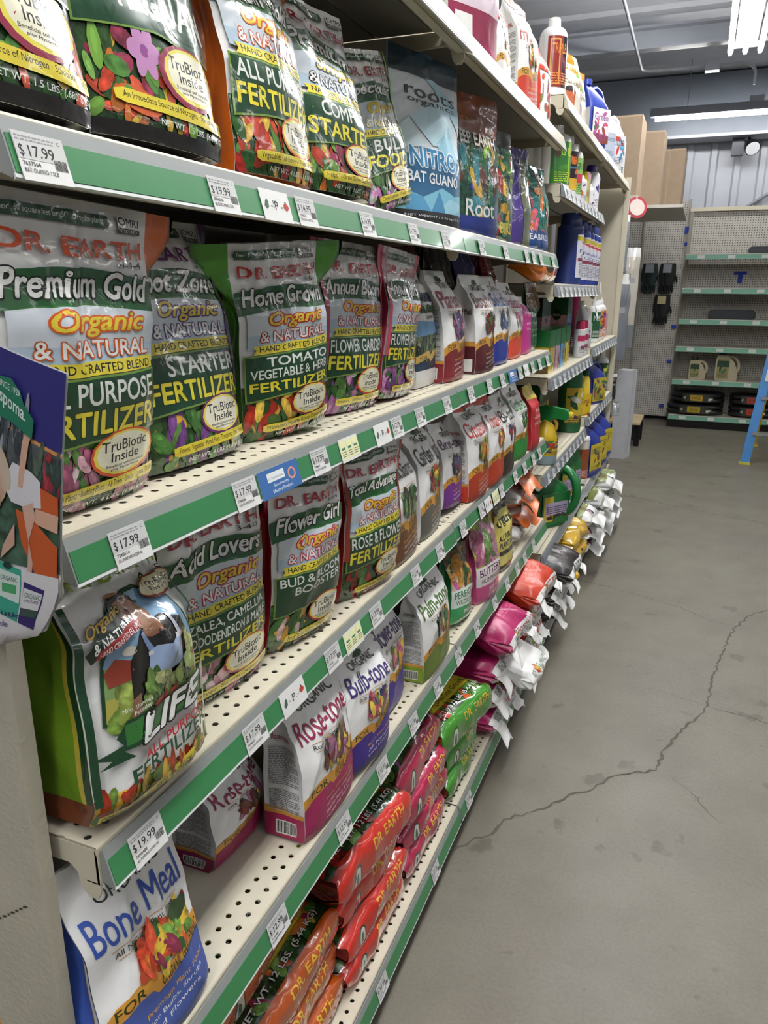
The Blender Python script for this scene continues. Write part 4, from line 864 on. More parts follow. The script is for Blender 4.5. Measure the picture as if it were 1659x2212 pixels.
stand('fertilizer_bag', 'second gardener bag standing in shadow behind the green banner bag', Pouch(.20, .26, .10, 'fat', c=.3, amp=.004, seed=52), .10, 3, -.13, .60, .0, -.3, front_col='#c4c4c0', gus_col='#5f8427', art=busy_art('#ccc', VEG['tomato'], 'FERTILIZER', '#1f4a2f', 52, bands=[(0, 0, 1, .16, '#7a3a22'), (0, .08, 1, .13, '#b8a83a')], n=0, tbox=(.1, .95, .25, .33), extra=[('COVERS 120 SQ. FT. FEEDS 160', (.05, .95, .09, .12), '#222')]))
dr('yellow sided acid loving plant fertilizer bag with pink hydrangeas, fourth highest shelf', -.05, .800, .185, .282, .085, 3, '#c8a81e', 53, -.10, yaw=-.18, art=dr_art('Acid Lovers', ['AZALEA, CAMELLIA,', 'RHODODENDRON & MAPLE'], '#a02a36', '#b0204a', 'pink', 'Hydrangeas · Blueberries · Evergreens · Ferns', seed=53, npk='3-4-3'), ns=30, nt=42)
dr('magenta sided bud and bloom booster bag with an orange hibiscus, fourth highest shelf', -.026, 1.000, .168, .275, .085, 3, '#a8143c', 54, -.15, yaw=-.19, roll=-.03, flare=.01, art=dr_art('Flower Girl', ['BUD & BLOOM', 'BOOSTER'], '#a8223a', '#c0204a', 'hib', 'Fruit Trees · Citrus · Hibiscus · All Flowers', fert='', seed=54, npk='3-9-4'), ns=30, nt=42)
dr('red edged rose and flower fertilizer bag with dark red blooms, fourth highest shelf', -.008, 1.235, .178, .275, .085, 3, '#b02a20', 55, -.13, yaw=-.2, art=dr_art('Total Advantage', ['ROSE & FLOWER'], '#a8223a', '#b3251f', 'rose', 'Climbing Roses · Potted Roses · Perennials', seed=55, npk='', margin='#8e2a1c'), ns=30, nt=42)
tone('white compost bag with brown base and fenced shrub, beside the dark red rose bag', -.004, 1.405, .17, .245, .10, 3, '#5f3d22', 56, art=tone_art('Compost Starter', '#4a3a30', 'shrub', '#6a4426', 'All Natural Composting', 56, title_shear=.0), side=tone_side('Compost Starter', '#4a3a30', '#6a4426'), ns=28, nt=38)
tone('white garden conditioner bag with grey base, behind the brown based bag', -.012, 1.60, .165, .255, .10, 3, '#55524c', 57, art=tone_art('Garden Lime', '#2f2c2a', 'mixed', '#5c5953', 'Soil Conditioner', 57), yaw=.05)
tone('white bag with purple base and berries, slumped beside the orange citrus bag', -.022, 1.81, .165, .21, .09, 3, '#5a1f6a', 58, .06, art=tone_art('Berry-tone', '#5a2a5a', 'berry', '#64247a', 'Berry Plant Food', 58, lines=('Organic Plant Food', 'Long Lasting Nutrition', 'For All Berries', '')), roll=-.10)
tone('white citrus bag with orange red base and slim tall lettering, fourth highest shelf', .006, 1.965, .165, .255, .115, 3, '#b8381e', 59, art=tone_art('Citrus-tone', '#b8342a', 'citrus', '#a8381f', 'Citrus & Avocado Food', 59, hood='#b8381e'), side=tone_side('Citrus-tone', '#b04a4a', '#c03a22'), yaw=-.05)
tone('white tomato bag with orange red base, directly behind the citrus bag', .010, 2.145, .165, .25, .11, 3, '#b8381e', 60, art=tone_art('Tomato-tone', '#b8342a', 'tomato', '#b03a22', 'Vegetable Food', 60, hood='#b8381e', full=False), side=tone_side('Tomato', '#b04a4a', '#c03a22'))
tone('white bag with dark brown base, between the tomato bag and the bright green based bag', .012, 2.29, .15, .24, .10, 3, '#33261c', 61, art=tone_art('Bio-tone', '#22201e', 'berry', '#3a2a20', 'Plant Food', 61, full=False))
tone('white garden vegetable bag with bright green base, fourth highest shelf', .002, 2.515, .17, .245, .11, 3, '#1f7a2a', 62, art=tone_art('Garden-tone', '#2f8a3a', 'green', '#238430', 'Herb & Vegetable Food', 62, full=False, lines=('', '', '', '')), yaw=-.06)
tone('small red bag with yellow top at the far end of the fourth highest shelf', .010, 2.71, .14, .22, .08, 3, '#a81f22', 63, art=busy_art('#b0242a', ['#b0242a'], None, seed=63, n=0, bands=[(0, 0, 1, .8, '#b02228'), (0, .8, 1, 1, '#c8b438')], extra=[('TOMATO', (.2, .8, .58, .64), '#e0c8c4'), ('VEGETABLE', (.15, .85, .48, .53), '#e0c8c4'), ('PLANT FOOD', (.2, .8, .38, .43), '#e0c8c4')]), sidecol='#a01f24')
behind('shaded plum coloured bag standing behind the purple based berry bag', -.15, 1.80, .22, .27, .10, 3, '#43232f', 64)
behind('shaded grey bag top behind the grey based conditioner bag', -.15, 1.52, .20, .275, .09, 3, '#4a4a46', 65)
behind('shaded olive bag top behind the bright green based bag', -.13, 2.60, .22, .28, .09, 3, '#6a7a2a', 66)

# lowest raised shelf ---------------------------------------------------------
tone('white bone meal bag with blue base at the near end of the lowest raised shelf', -.002, .552, .160, .262, .10, 4, '#3a58b4', 71, .05, yaw=-.08, roll=-.03, art=tone_art('Bone Meal', '#3452a8', 'mixed', '#42569a', 'All Natural Plant Food', 71, top=.77, lines=('Premium Plant Food', 'For Bulbs, Shrubs', 'and Flowers', ''), picbox=(.34, .95, .36, .56)), sidecol='#4562b8', side=busy_art('#ccc', [], None, seed=71, n=0, bands=[(.86, 0, 1, 1, '#d8d8d6'), (.83, 0, .86, 1, '#c98f36')]), ns=34, nt=46, kind='flat', amp=.0045)
tone('second bone meal bag squeezed between the scuffed end panel and the overhanging one', -.12, .53, .15, .215, .08, 4, '#3a58b4', 72, .02, yaw=-.4, art=tone_art('Bone Meal', '#3452a8', 'mixed', '#42569a', 'All Natural Plant Food', 72))
ROSE_SIDE = tone_side('Rose-tone', '#a02a4a', '#a01f52')
tone('white bag with magenta base and dark red rose, front of the lowest raised shelf', .004, .992, .175, .25, .095, 4, '#a8205a', 73, .03, art=tone_art('Rose-tone', '#8e2048', 'redrose', '#9a2054', 'Rose & Flower Food', 73, lines=('Prize Winning Roses', 'All Natural · Long Lasting', 'Ideal for Roses & Other', 'Flowering Plants')), side=ROSE_SIDE, ns=34, nt=46, yaw=-.03, roll=-.02, amp=.0036)
for i, (X, Y) in enumerate(((-.098, .865), (-.20, .80))):
    tone('shaded magenta based bag slumped on the shelf, %s behind the red rose bag' % ('first' if i == 0 else 'farthest'), X, Y, .14, .165, .10, 4, '#8e1c4c', 74 + i, .0, art=tone_art('Rose-tone', '#8e2048', 'redrose', '#8e1c4c', 'Rose & Flower Food', 74 + i, full=False), side=tone_side('Rose-tone', '#a02a4a', '#8e1c4c', 74 + i), kind='fat', amp=.006)
tone('white bulb food bag with violet base and pink tulips, lowest raised shelf', .008, 1.155, .165, .222, .095, 4, '#33217a', 76, .02, art=tone_art('Bulb-tone', '#3a2a6a', 'tulip', '#38247e', 'Bulb & Flower Food', 76, lines=('Bigger & Brighter Blooms', 'All Natural', 'Long Lasting', '')), yaw=-.08, roll=-.10, ns=28, nt=38)
tone('white flower booster bag with violet base and orange lilies, behind the tulip bag', -.025, 1.345, .165, .235, .095, 4, '#33217a', 77, .03, art=tone_art('Flower-tone', '#4a2a6a', 'hib', '#38247e', 'Blossom Booster', 77, full=False), yaw=.02, roll=-.06, ns=26, nt=36)
tone('white palm food bag with olive green base and a palm frond, lowest raised shelf', .004, 1.575, .20, .225, .085, 4, '#6f8a1f', 78, .02, art=tone_art('Palm-tone', '#4a6a2a', 'palm', '#5f7424', 'Palm & Hibiscus Food', 78, lines=('', '', '', '')), side=tone_side('Palm-tone', '#4a5a3a', '#7a9428'), ns=28, nt=38)
def seed_art(s, top, mid, bot, t1, t2, veg, tc):
    a = Art(s); a.rect(0, .45, 1, 1, top, leafy=True); a.blobs(.05, .95, .48, .9, VEG[veg], 40, .12); a.rect(0, .22, 1, .46, mid); a.rect(0, 0, 1, .22, bot)
    a.text(t1, .08, 1.02, .34, .43, tc, .01); a.text(t2, .12, .98, .25, .31, tc, .002); a.text('200+ sq. ft.', .35, .9, .11, .17, '#e0e4e0', .006); a.text('NET WT 1 LB', .35, .85, .05, .085, '#e0e4e0', .002); return a
def seed(label, X, Y, w, h, s, col, art, top=None, lean=.02, yaw=-.1, roll=0, d=.085):
    return stand('seed_bag', label, Pouch(w, h, d, 'doy', c=.35, amp=.004, seed=s), d, 4, X, Y, lean, yaw, roll, front_col=top or col, gus_col=col, art=art, bottom_col=col)
seed('perennial wildflower seed bag with red daisies and green base', -.012, 1.845, .145, .20, 79, '#2f8a4a', seed_art(79, '#4a3a1a', '#c9d4cc', '#2f8f52', 'PERENNIAL', 'WILDFLOWER', 'hib', '#1f6a3c'), roll=-.10)
seed('shaded wildflower bag standing behind the green based daisy bag', -.10, 1.86, .145, .22, 80, '#3a3a1f', seed_art(80, '#4a4a1a', '#b8a05a', '#6a2a5a', 'WILD', 'FLOWER', 'pink', '#222'))
seed('pink butterfly and hummingbird seed bag standing between daisy bag and yellow bag', .012, 2.045, .165, .235, 81, '#c04a7a', seed_art(81, '#8fa82f', '#d6ccd0', '#b8447a', 'BUTTERFLY', 'HUMMINGBIRD', 'pink', '#4a1a3a'), yaw=-.15)
a = Art(82); a.rect(0, .82, 1, 1, '#1c1c1a'); a.rect(0, 0, 1, .10, '#2a3a22'); a.text('miracle-gro', .1, .9, .87, .92, '#d0d0c0', .004); a.text('Organic', .05, .98, .60, .76, '#1c1c16', .02); a.text('ALL PURPOSE', .08, .95, .44, .52, '#1c1c16', .012); a.text('PLANT FOOD', .1, .95, .34, .42, '#1c1c16', .012); a.rect(.1, .24, .95, .30, '#1c1c16')
seed('pale yellow organic plant food pouch with black top, lowest raised shelf', .0, 2.30, .16, .235, 82, '#c8bc5a', a, top='#cfc364', yaw=-.1)
# slumped white and orange bags stacked at the far end of that shelf: see pillow() below

# ------------------------------------------------------------------ pillow bags lying flat, bottom gusset towards the aisle
def pillow(name, label, X, Y, Z, w, d, h, art, col, seed, group, nexp=4.2, m=FILM, endcol=None, sag=.0, yaw=0., tilt=0., amp=.003, ns=28, nt=38, k=0.5, cat='bag', flaps=None, flapcol='#d8d8d6'):
    r = np.random.RandomState(seed); S, Tt = np.meshgrid(np.linspace(0, 1, ns), np.linspace(0, 1, nt))
    ang = np.radians(-78 + Tt * 250); e = 2 / nexp
    kk = (1 - np.abs(2 * S - 1) ** 6) ** .5 * (1 - k) + k
    cx = np.sign(np.cos(ang)) * np.abs(np.cos(ang)) ** e; cz = np.sign(np.sin(ang)) * np.abs(np.sin(ang)) ** e
    nz = sum(np.sin(2 * math.pi * (r.uniform(-2, 2) * S + r.uniform(-2, 2) * Tt) + r.uniform(0, 6)) * r.uniform(.3, .8) for _ in range(7))
    for q in range(6):
        an = r.uniform(-1.2, 1.2); nz = nz + 1.6 * np.exp(-np.abs((S - r.uniform(.05, .95)) * math.cos(an) + (Tt - r.uniform(.2, .8)) * math.sin(an)) / .045)
    x = -d / 2 + d / 2 * cx * (.93 + .07 * kk) + amp * nz * np.abs(cx); z = h / 2 + h / 2 * cz * kk + amp * nz * np.clip(cz + .35, 0, 1) - sag * np.clip((x + d * .35) / d, 0, 1) ** 2 * 2
    y = (2 * S - 1) * w / 2 + .004 * np.sin(5 * Tt * 6 + r.uniform(0, 6)) * np.abs(2 * S - 1) ** 3
    P = np.stack([x, y, np.maximum(z, .001) if not sag else z], -1)
    mb = MB(); mb.grid(P, col, m)
    art.put(mb, P, m)
    A, B = P[-1], P[0]; F = np.linspace(0, 1, 5)[:, None, None]; Bt = A[None] * (1 - F) + B[None] * F; mb.grid(Bt, endcol or col, m)
    for s_, fl in ((0, False), (-1, True)):
        loop = np.vstack([P[:, s_], Bt[1:-1, s_]]); c = loop.mean(0) + np.array([0, -.004 if s_ == 0 else .004, 0]); n = len(loop)
        mb._add(np.vstack([c, loop]), [[0, 1 + (i + 1) % n, 1 + i] if fl is False else [0, 1 + i, 1 + (i + 1) % n] for i in range(n)], None, endcol or col, m, 3)
    o = mb.build(name, loc=(X, Y, Z), rot=(0, tilt, yaw))
    if flaps:
        for q, (yc, wd, ln, tw) in enumerate(flaps):
            r2 = np.random.RandomState(seed + 50 + q); fs = np.linspace(-1, 1, 9); fd = np.linspace(0, 1, 8)
            U, V = np.meshgrid(fs, fd)
            fx = -.012 + ln * V * (1 - .25 * np.abs(U) * (q % 2)); fz = h * .55 - (.020 + .055 * tw) * V ** 1.4 + .012 * np.sin(3 * U + 5 * V + r2.uniform(0, 6)) * V; fy = yc + wd / 2 * U * (1 + .12 * V) + .01 * tw * V
            f = MB(); Q = np.stack([fx, fy, fz], -1); f.grid(Q, flapcol, m, flip=False); Q2 = Q.copy(); Q2[..., 2] -= .0012; f.grid(Q2, flapcol, m, flip=True); f.build('loose_flap', o)
    return tag(o, label, cat, group)
def dr_pillow_art(col, veg, title, rib, seed, oval=True, brandc='#d8b03a'):
    a = Art(seed)
    a.rect(0, .46, 1, 1, '#22401f', leafy=True); a.blobs(.03, .97, .50, .95, VEG[veg] + VEG['green'][:3], 110, .045)
    a.poly([(0, 0), (1, 0), (1, .45), (.9, .475), (.1, .475), (0, .45)], col)
    a.text('DR. EARTH', .40, .84, .325, .40, brandc, .016); a.text(title, .36, .90, .22, .295, '#d8d0cc', .01, .25)
    a.ell(.2, .29, .05, .07, '#1f3a2a'); a.ell(.2, .29, .04, .055, '#cfd3c8'); a.ell(.2, .29, .018, .03, '#4a5a4a')
    a.text('NET WT. 12 LBS. (5.44 KG)',   .10, .88, .505, .545, '#e4e4e0', .016, out='#15180f', ow=.03)
    a.poly([(.04, .585), (.07, .565), (.84, .565), (.88, .585), (.88, .66), (.84, .68), (.07, .68), (.04, .66)], '#8a7f1f'); a.poly([(.05, .588), (.075, .570), (.835, .570), (.87, .588), (.87, .657), (.835, .675), (.075, .675), (.05, .657)], '#d0be38')
    a.text(rib[0], .08, .85, .628, .665, '#26241a', .004); a.text(rib[1], .08, .82, .58, .615, '#26241a', .004)
    a.rect(.2, .76, .8, .86, '#d8d8d4'); a.text(title, .24, .76, .77, .84, col, .01)
    return a
STK = 'stacked twelve pound bags on the base shelf'
ZB = S_Z[5] + .0012
def stack(n, X, Y, w, d, h, mk, seed, lab, step=.97, jit=.008, top=None, topk=1.35):
    r = np.random.RandomState(seed); z = ZB
    for i in range(n):
        hh = h * (topk if i == n - 1 else 1); nm = {0: 'bottom', n - 1: 'top'}.get(i, ORD[i])
        dx, dy, yw = (r.uniform(-jit, jit) * (i > 0), r.uniform(-jit, jit) * (i > 0), r.uniform(-.05, .05) * (i > 0))
        if top and i == n - 1: dx, dy, yw = top
        mk(i, X + dx, Y + dy, z, w, d, hh, yw, lab % (nm if nm in ('bottom', 'top') else nm + ' up')); z += hh * step
def mk_dr(col, veg, title, rib, seed, endc='#33301f'):
    def f(i, X, Y, z, w, d, h, yw, lab):
        pillow('fertilizer_sack', lab, X, Y, z, w, d, h, dr_pillow_art(col, veg, title, rib, seed + i), col, seed + i, STK, yaw=yw, endcol=endc, amp=.0024)
    return f
stack(4, .006, .885, .33, .33, .078, mk_dr('#b04e16', 'mixed', 'Premium Gold', ('Trees · Shrubs · Annuals', 'Potted Plants · All Flowers'), 101, '#4a2f18'), 101, 'orange sack with green leaf top, %s in the orange stack by the scuffed panel', top=(-.05, -.02, .06))
stack(4, .022, 1.20, .295, .34, .077, mk_dr('#c02a1c', 'rose', 'Total Advantage', ('Climbing Roses · All Miniature Roses', 'English Teas · Annuals · Perennials'), 111, '#5a1512'), 111, 'bright red sack with dark blooms on top, %s in the red stack', top=(.012, -.03, -.12))
stack(4, .024, 1.515, .30, .34, .077, mk_dr('#a81a44', 'flower', 'Flower Girl', ('Citrus · All Flowering Plants & Vines', 'Citrus · Hibiscus · Bougainvillea'), 121, '#3a1420'), 121, 'crimson pink sack with leafy top, %s in the crimson stack', top=(-.01, -.03, .04))
stack(3, .026, 1.835, .30, .34, .082, mk_dr('#3c8a20', 'tomato', 'Home Grown', ('Promotes Hearty Root Development', 'and Vigorous Crop Growth'), 131, '#7a2a18'), 131, 'lime green sack with tomatoes on top, %s in the green stack', top=(.02, -.05, -.16))
def tone_pillow_art(col, name, ncol, veg, seed, sp=.455):
    a = Art(seed); a.rect(0, .16, 1, sp, '#e2e2e0')
    o = .06 if sp > .8 else -.06
    a.text(name, .40, .96, .41 + o, .50 + o, ncol, .012); a.blobs(.27, .38, .40 + o, .50 + o, VEG[veg], 22, .03); a.barcode(.07, .22, .39 + o, .505 + o); a.rect(.42, .395 + o, .9, .40 + o, '#999'); a.text('Plant Food', .5, .85, .35 + o, .385 + o, '#555', 0)
    a.lines(.3, .8, .60, .66, 3, tuple(np.minimum(np.array(hx(col)) * 1.9 + .05, .8)), .3); return a
TST = 'plant food bags lying stacked on the base shelf'
def mk_tone(col, name, ncol, veg, seed, flap=True, tint='#e2e2e0'):
    def f(i, X, Y, z, w, d, h, yw, lab):
        tl = .20 if lab.split(', ')[-1].startswith('top') else 0.
        if tl: X, d, z = X + .03, .22, z + .012
        fl = [(-w * .40, .06, .05, .6), (w * .38, .07, .055, .3)] if flap else None
        pillow('fertilizer_bag', lab, X, Y, z, w, d, h, tone_pillow_art(col, name, ncol, veg, seed + i), col, seed + i, TST, m=MATTE, nexp=2.8, yaw=yw, sag=.0, k=.35, tilt=tl, endcol=col, amp=.0036, flaps=fl, flapcol=tint)
    return f
stack(4, .070, 2.165, .25, .30, .088, mk_tone('#a81a5c', 'Rose-tone', '#b02a5a', 'redrose', 141), 141, 'magenta topped bag with white flap end, %s in the magenta stack', topk=1.15)
stack(4, .080, 2.53, .29, .30, .092, mk_tone('#c0391c', 'Citrus', '#c03a2a', 'citrus', 151), 151, 'orange red bag with white crumpled end, %s in the orange red stack', topk=1.15)
stack(3, .095, 3.10, .27, .30, .075, mk_tone('#241c1a', 'Compost', '#33302c', 'shrub', 161), 161, 'black plastic bag with white crumpled end, %s in the black stack')
def mk_plain(col, cols, seed, sp=.5, top='#c9a02a'):
    def f(i, X, Y, z, w, d, h, yw, lab):
        a = Art(seed + i); a.rect(0, .0, 1, 1, top); a.blobs(.1, .9, .1, .8, cols, 12, .07)
        pillow('soil_bag', lab, X, Y, z, w, d, h, a, col, seed + i, TST, nexp=2.4, yaw=yw, amp=.007, endcol=col)
    return f
stack(3, .085, 3.62, .34, .30, .075, mk_plain('#c9a02a', ['#1f1c16', '#c8b03a', '#d8b84a'], 171), 171, 'glossy yellow bag with black marks, %s in the yellow stack')
def mk_white(seed):
    def f(i, X, Y, z, w, d, h, yw, lab):
        a = Art(seed + i); a.rect(0, .5, 1, .8, '#6a7434'); a.rect(.3, .1, .36, .9, '#8a2a4a'); a.blobs(.4, .9, .2, .5, ['#3a3f6a', '#7a8a4a'], 6, .05)
        pillow('fertilizer_bag', lab, X, Y, z, w, d, h, a, '#d6d6d4', seed + i, TST, m=MATTE, nexp=2.4, yaw=yw, amp=.006, flaps=[(0, w * .7, .075, .4)])
    return f
stack(3, .100, 4.02, .26, .30, .072, mk_white(181), 181, 'white pillow bag with olive band, %s in the pile next to the yellow bags')
stack(3, .105, 4.42, .28, .30, .07, mk_white(186), 186, 'white pillow bag with olive band, %s in the middle of three white piles')
stack(3, .115, 4.85, .32, .30, .07, mk_white(191), 191, 'white pillow bag with olive band, %s in the white pile by the end panel')
# white bag lying across the front of the base shelf, sliding off
pillow('fertilizer_bag', 'white garden food bag sliding off the base shelf beside the magenta stack', .150, 2.20, .27, .20, .14, .07, tone_pillow_art('#d2d2d0', 'Garden-tone', '#2f8a44', 'tomato', 199, .9), '#dededc', 199, TST, m=MATTE, nexp=3., tilt=.35, amp=.003)
# white bags with orange ends stacked on the lowest raised shelf
z = S_Z[4] + .001
for i, hh in enumerate((.075, .06, .07, .065)):
    a = Art(210 + i); a.rect(0, .05, 1, .32, '#c9652a' if i else '#d2d2d0'); a.blobs(.3, .8, .32, .44, ['#4a6a34', '#6a8a4a', '#5a2f2a'], 9, .05); a.barcode(.05, .3, .55, .75)
    pillow('fertilizer_bag', 'white bag with creased orange end, %s of four piled on the lowest raised shelf' % ('bottom', 'second up', 'third up', 'top')[i], S_X[4] - .03 - .01 * (i % 2), 2.63 + .02 * (i % 2), z, .24, .26, hh, a, '#c6c6c3', 210 + i, 'white bags with orange ends', m=MATTE, nexp=2.6, amp=.004, yaw=.1 * (-1) ** i, flaps=[(-.02, .14, .07, .5)] if i in (1, 2, 3) else None, flapcol='#c9652a')
    z += hh * .97
# ------------------------------------------------------------------ bottles, jugs, boxes of the grey strip bays
def arc_grid(r, z0, z1, a0=-100, a1=80, n=18, m=8, sy=1.):
    A = np.radians(np.linspace(a0, a1, n)); Z = np.linspace(z0, z1, m)
    return np.array([[[r * math.cos(q), sy * r * math.sin(q), z] for q in A] for z in Z])
def bottle(label, X, Y, z, r, h, col, cap, art=None, group='bottles on the grey strip shelves', capr=.42, caph=.12, sh=.16, lab=(.10, .74), base=None, sy=1., name='bottle', cat='bottle', rot=0.):
    t = empty(name, (X, Y, z + .0012), (0, 0, rot)); nr = r * capr
    mb = MB(); hb = h * (1 - caph); prof = [(r * .90, 0), (r, .006), (r, hb * (1 - sh) - .002)]
    for q in np.linspace(0, 1, 7)[1:]: prof.append((nr + (r - nr) * math.cos(q * math.pi / 2) ** .9, hb * (1 - sh) + hb * sh * math.sin(q * math.pi / 2)))
    mb.lathe(prof, col, PLASTIC, sy=sy)
    if art: art.put(mb, arc_grid(r + .0004, h * lab[0], h * lab[1], sy=sy), GLOSSY)
    if base: mb.lathe([(r * 1.03, 0), (r * 1.04, .02), (r * 1.01, .024)], base, PLASTIC)
    mb.build('bottle_body', t)
    c = MB(); c.lathe([(nr * 1.08, hb - .002), (nr * 1.1, hb + .006), (nr * 1.02, h - .004), (nr * .9, h)], cap, PLASTIC); c.build('cap', t)
    return tag(t, label, cat, group)
def jug(label, X, Y, z, wx, wy, h, col, cap, art=None, group='jugs on the grey strip shelves', rot=0., hside=1, mm=None):
    """oblong jug with a moulded loop handle on one side of the neck"""
    t = empty('jug', (X, Y, z + .0012), (0, 0, rot)); mm = mm or PLASTIC
    hb = h * .62; mb = MB(); k = 28; an = np.linspace(0, 2 * math.pi, k + 1); e = .55
    sx = np.sign(np.cos(an)) * np.abs(np.cos(an)) ** e; sy = np.sign(np.sin(an)) * np.abs(np.sin(an)) ** e
    rows = []
    for f, zz, oy in ((.92, 0, 0), (1, .008, 0), (1, hb * .9, 0), (.97, hb, 0), (.80, h * .72, -.10), (.55, h * .82, -.26), (.36, h * .88, -.36), (.26, h * .90, -.40), (.26, h * .93, -.40)):
        rows.append(np.stack([sx * wx / 2 * f, sy * wy / 2 * f + hside * oy * wy, np.full(k + 1, zz)], -1))
    mb.grid(np.array(rows), col, mm); q = rows[-1][:-1]; mb._add(np.vstack([q.mean(0), q]), [[0, 1 + j, 1 + (j + 1) % k] for j in range(k)], None, col, mm, 3)
    q = rows[0][:-1][::-1]; mb._add(np.vstack([q.mean(0), q]), [[0, 1 + j, 1 + (j + 1) % k] for j in range(k)], None, col, mm, 3)
    if art:
        G = np.array([[[wx / 2 + .0006, y, zz] for y in np.linspace(-wy * .42, wy * .42, 8)] for zz in np.linspace(h * .06, h * .58, 8)]); mb.grid(G, '#d0d0ce', GLOSSY); art.put(mb, G, GLOSSY)
        G2 = np.array([[[x, -wy / 2 - .0006, zz] for x in np.linspace(-wx * .4, wx * .4, 6)] for zz in np.linspace(h * .06, h * .58, 6)]); mb.grid(G2, '#c6c6c4', GLOSSY)
    mb.build('jug_body', t)
    hd = MB(); s = hside; pts = [(0, s * -.22 * wy, h * .86), (0, s * .05 * wy, h * .90), (0, s * .28 * wy, h * .85), (0, s * .42 * wy, h * .74), (0, s * .44 * wy, h * .62), (0, s * .38 * wy, h * .56)]
    pp = [np.array(pts[0])]
    for a_, b_ in zip(pts[:-1], pts[1:]):
        for f in (.33, .66, 1): pp.append(np.array(a_) * (1 - f) + np.array(b_) * f)
    hd.tube(pp, min(wx, wy) * .13, col, mm, k=10); hd.build('handle', t)
    c = MB(); c.lathe([(wy * .15, h * .915), (wy * .155, h * .94), (wy * .145, h)], cap, PLASTIC, c=(0, hside * -.40 * wy)); c.build('cap', t)
    return tag(t, label, 'jug', group)
def carton(label, X, Y, z, dx, dy, h, col, art=None, side=None, group='boxes on the grey strip shelves', rot=0., name='box', m=GLOSSY, sidecol=None, lid=None):
    mb = MB(); mb.box(-dx, 0, -dy / 2, dy / 2, 0, h, col, m)
    F = np.array([[[.0003, y, zz] for y in np.linspace(-dy / 2, dy / 2, 5)] for zz in np.linspace(0, h, 5)]); S = np.array([[[x, -dy / 2 - .0003, zz] for x in np.linspace(-dx, 0, 5)] for zz in np.linspace(0, h, 5)])
    if art: art.put(mb, F, m)
    if side: side.put(mb, S, m)
    o = mb.build(name, loc=(X, Y, z + .0012), rot=(0, 0, rot))
    if lid: 
        l = MB(); l.box(-dx - .001, .001, -dy / 2 - .001, dy / 2 + .001, h * .82, h + .001, lid, m); l.build('lid', o)
    return tag(o, label, 'box', group)
def lab_art(s, bg, cols, title, tcol, bands=(), n=10, extra=()):
    a = Art(s); a.rect(0, 0, 1, 1, bg); a.blobs(.1, .9, .1, .9, cols, n, .1)
    for b in bands: a.rect(*b)
    if title: a.text(title, .1, .92, .66, .86, tcol, .012)
    for tt, bx, c in extra: a.text(tt, *bx, c, .008)
    a.lines(.1, .9, .05, .3, 5, tcol); return a
tz = lambda n, b: T_Z[(n, b)]
# topmost shelf of the green bays: bags in view over the edge
z0 = S_Z[0]
tone('magenta based bag with printed back turned out, on the topmost shelf', -.05, 1.98, .20, .27, .10, 0, '#8e1c4c', 301, .0, art=busy_art('#c4b4bc', [], None, seed=301, n=0, bands=[(0, 0, 1, .16, '#8e1c4c'), (0, .16, 1, .42, '#7c1a3c'), (.1, .2, .4, .36, '#cfcfcc'), (0, .42, 1, 1, '#c6b6bf')]), side=tone_side('Blood', '#8e1c4c', '#8e1c4c'), yaw=-.35)
tone('clear fronted white bag with orange ribbon beside the magenta one, topmost shelf', -.05, 2.26, .15, .24, .09, 0, '#d2d2d0', 302, art=tone_art('Fruit', '#b03a2a', 'citrus', '#cfcfcc', 'Plant Food', 302, full=False))
tone('white fruit tree food bag with orange red top and base, topmost shelf', -.03, 2.50, .18, .29, .10, 0, '#c0331c', 303, art=tone_art('Fruit-tone', '#b03a2a', 'citrus', '#b8351f', 'Fruit & Berry Food', 303, hood='#cf3a20', top=.74), side=tone_side('Fruit', '#b03a2a', '#b8351f'), yaw=-.12)
tone('red edged white bag at the far end of the topmost green bay shelf', -.03, 2.74, .16, .25, .09, 0, '#b8281c', 304, art=busy_art('#d0d0ce', VEG['tomato'], None, seed=304, n=16, bands=[(0, .62, 1, 1, '#c0301e'), (.0, 0, .12, 1, '#c0301e')]), yaw=-.1)
bottle('white bottle with black label and orange bloomer lettering, topmost grey bay shelf', -.07, 2.985, tz('T0', 0), .048, .245, '#d8d8d8', '#e4e4e4', lab_art(311, '#1d1a22', ['#7a3a5a', '#2f5a3a', '#8a4a2a'], 'TRIPLE BLOOM', '#d88a3a', [(.0, 0, .36, 1, '#8e2a24'), (.06, .05, .30, .95, '#c8a058'), (.09, .08, .27, .92, '#8e2a24')], n=8), base='#e0e0e0')
bottle('second white bottle mostly hidden behind the red edged bag, topmost shelf', -.20, 2.99, tz('T0', 0), .045, .23, '#d8d8d8', '#e4e4e4', lab_art(312, '#8e2a24', [], '', '#ddd'), lab=(.1, .7))
bg2 = Art(313); bg2.rect(0, .72, 1, 1, '#cf8a1c'); bg2.rect(0, .66, 1, .72, '#7aa03a'); bg2.ell(.4, .42, .22, .07, '#3a3230'); bg2.poly([(.20, .40), (.60, .40), (.54, .22), (.26, .22)], '#b85a2c'); bg2.ell(.62, .12, .16, .04, '#2c2a28'); bg2.text('ORGANIC', .1, .9, .76, .84, '#e0d8b8', .01); bg2.text('Cactus Mix', .2, .9, .52, .58, '#8a7a4a', .006)
for i, (y, x) in enumerate(((3.40, -.05), (3.64, -.06))):
    stand('soil_bag', 'potting soil bag with yellow top and terracotta pot picture, %s' % ('in front of the blue jug' if i else 'next to the bloomer bottle'), Pouch(.20, .245, .09, 'doy', c=.4, amp=.004, seed=313 + i), .09, 0, x, y, .02, -.3, 0, z=tz('T0', 0), front_col='#cdc8bc', gus_col='#c9bfa8', art=bg2, group='potting soil bags')
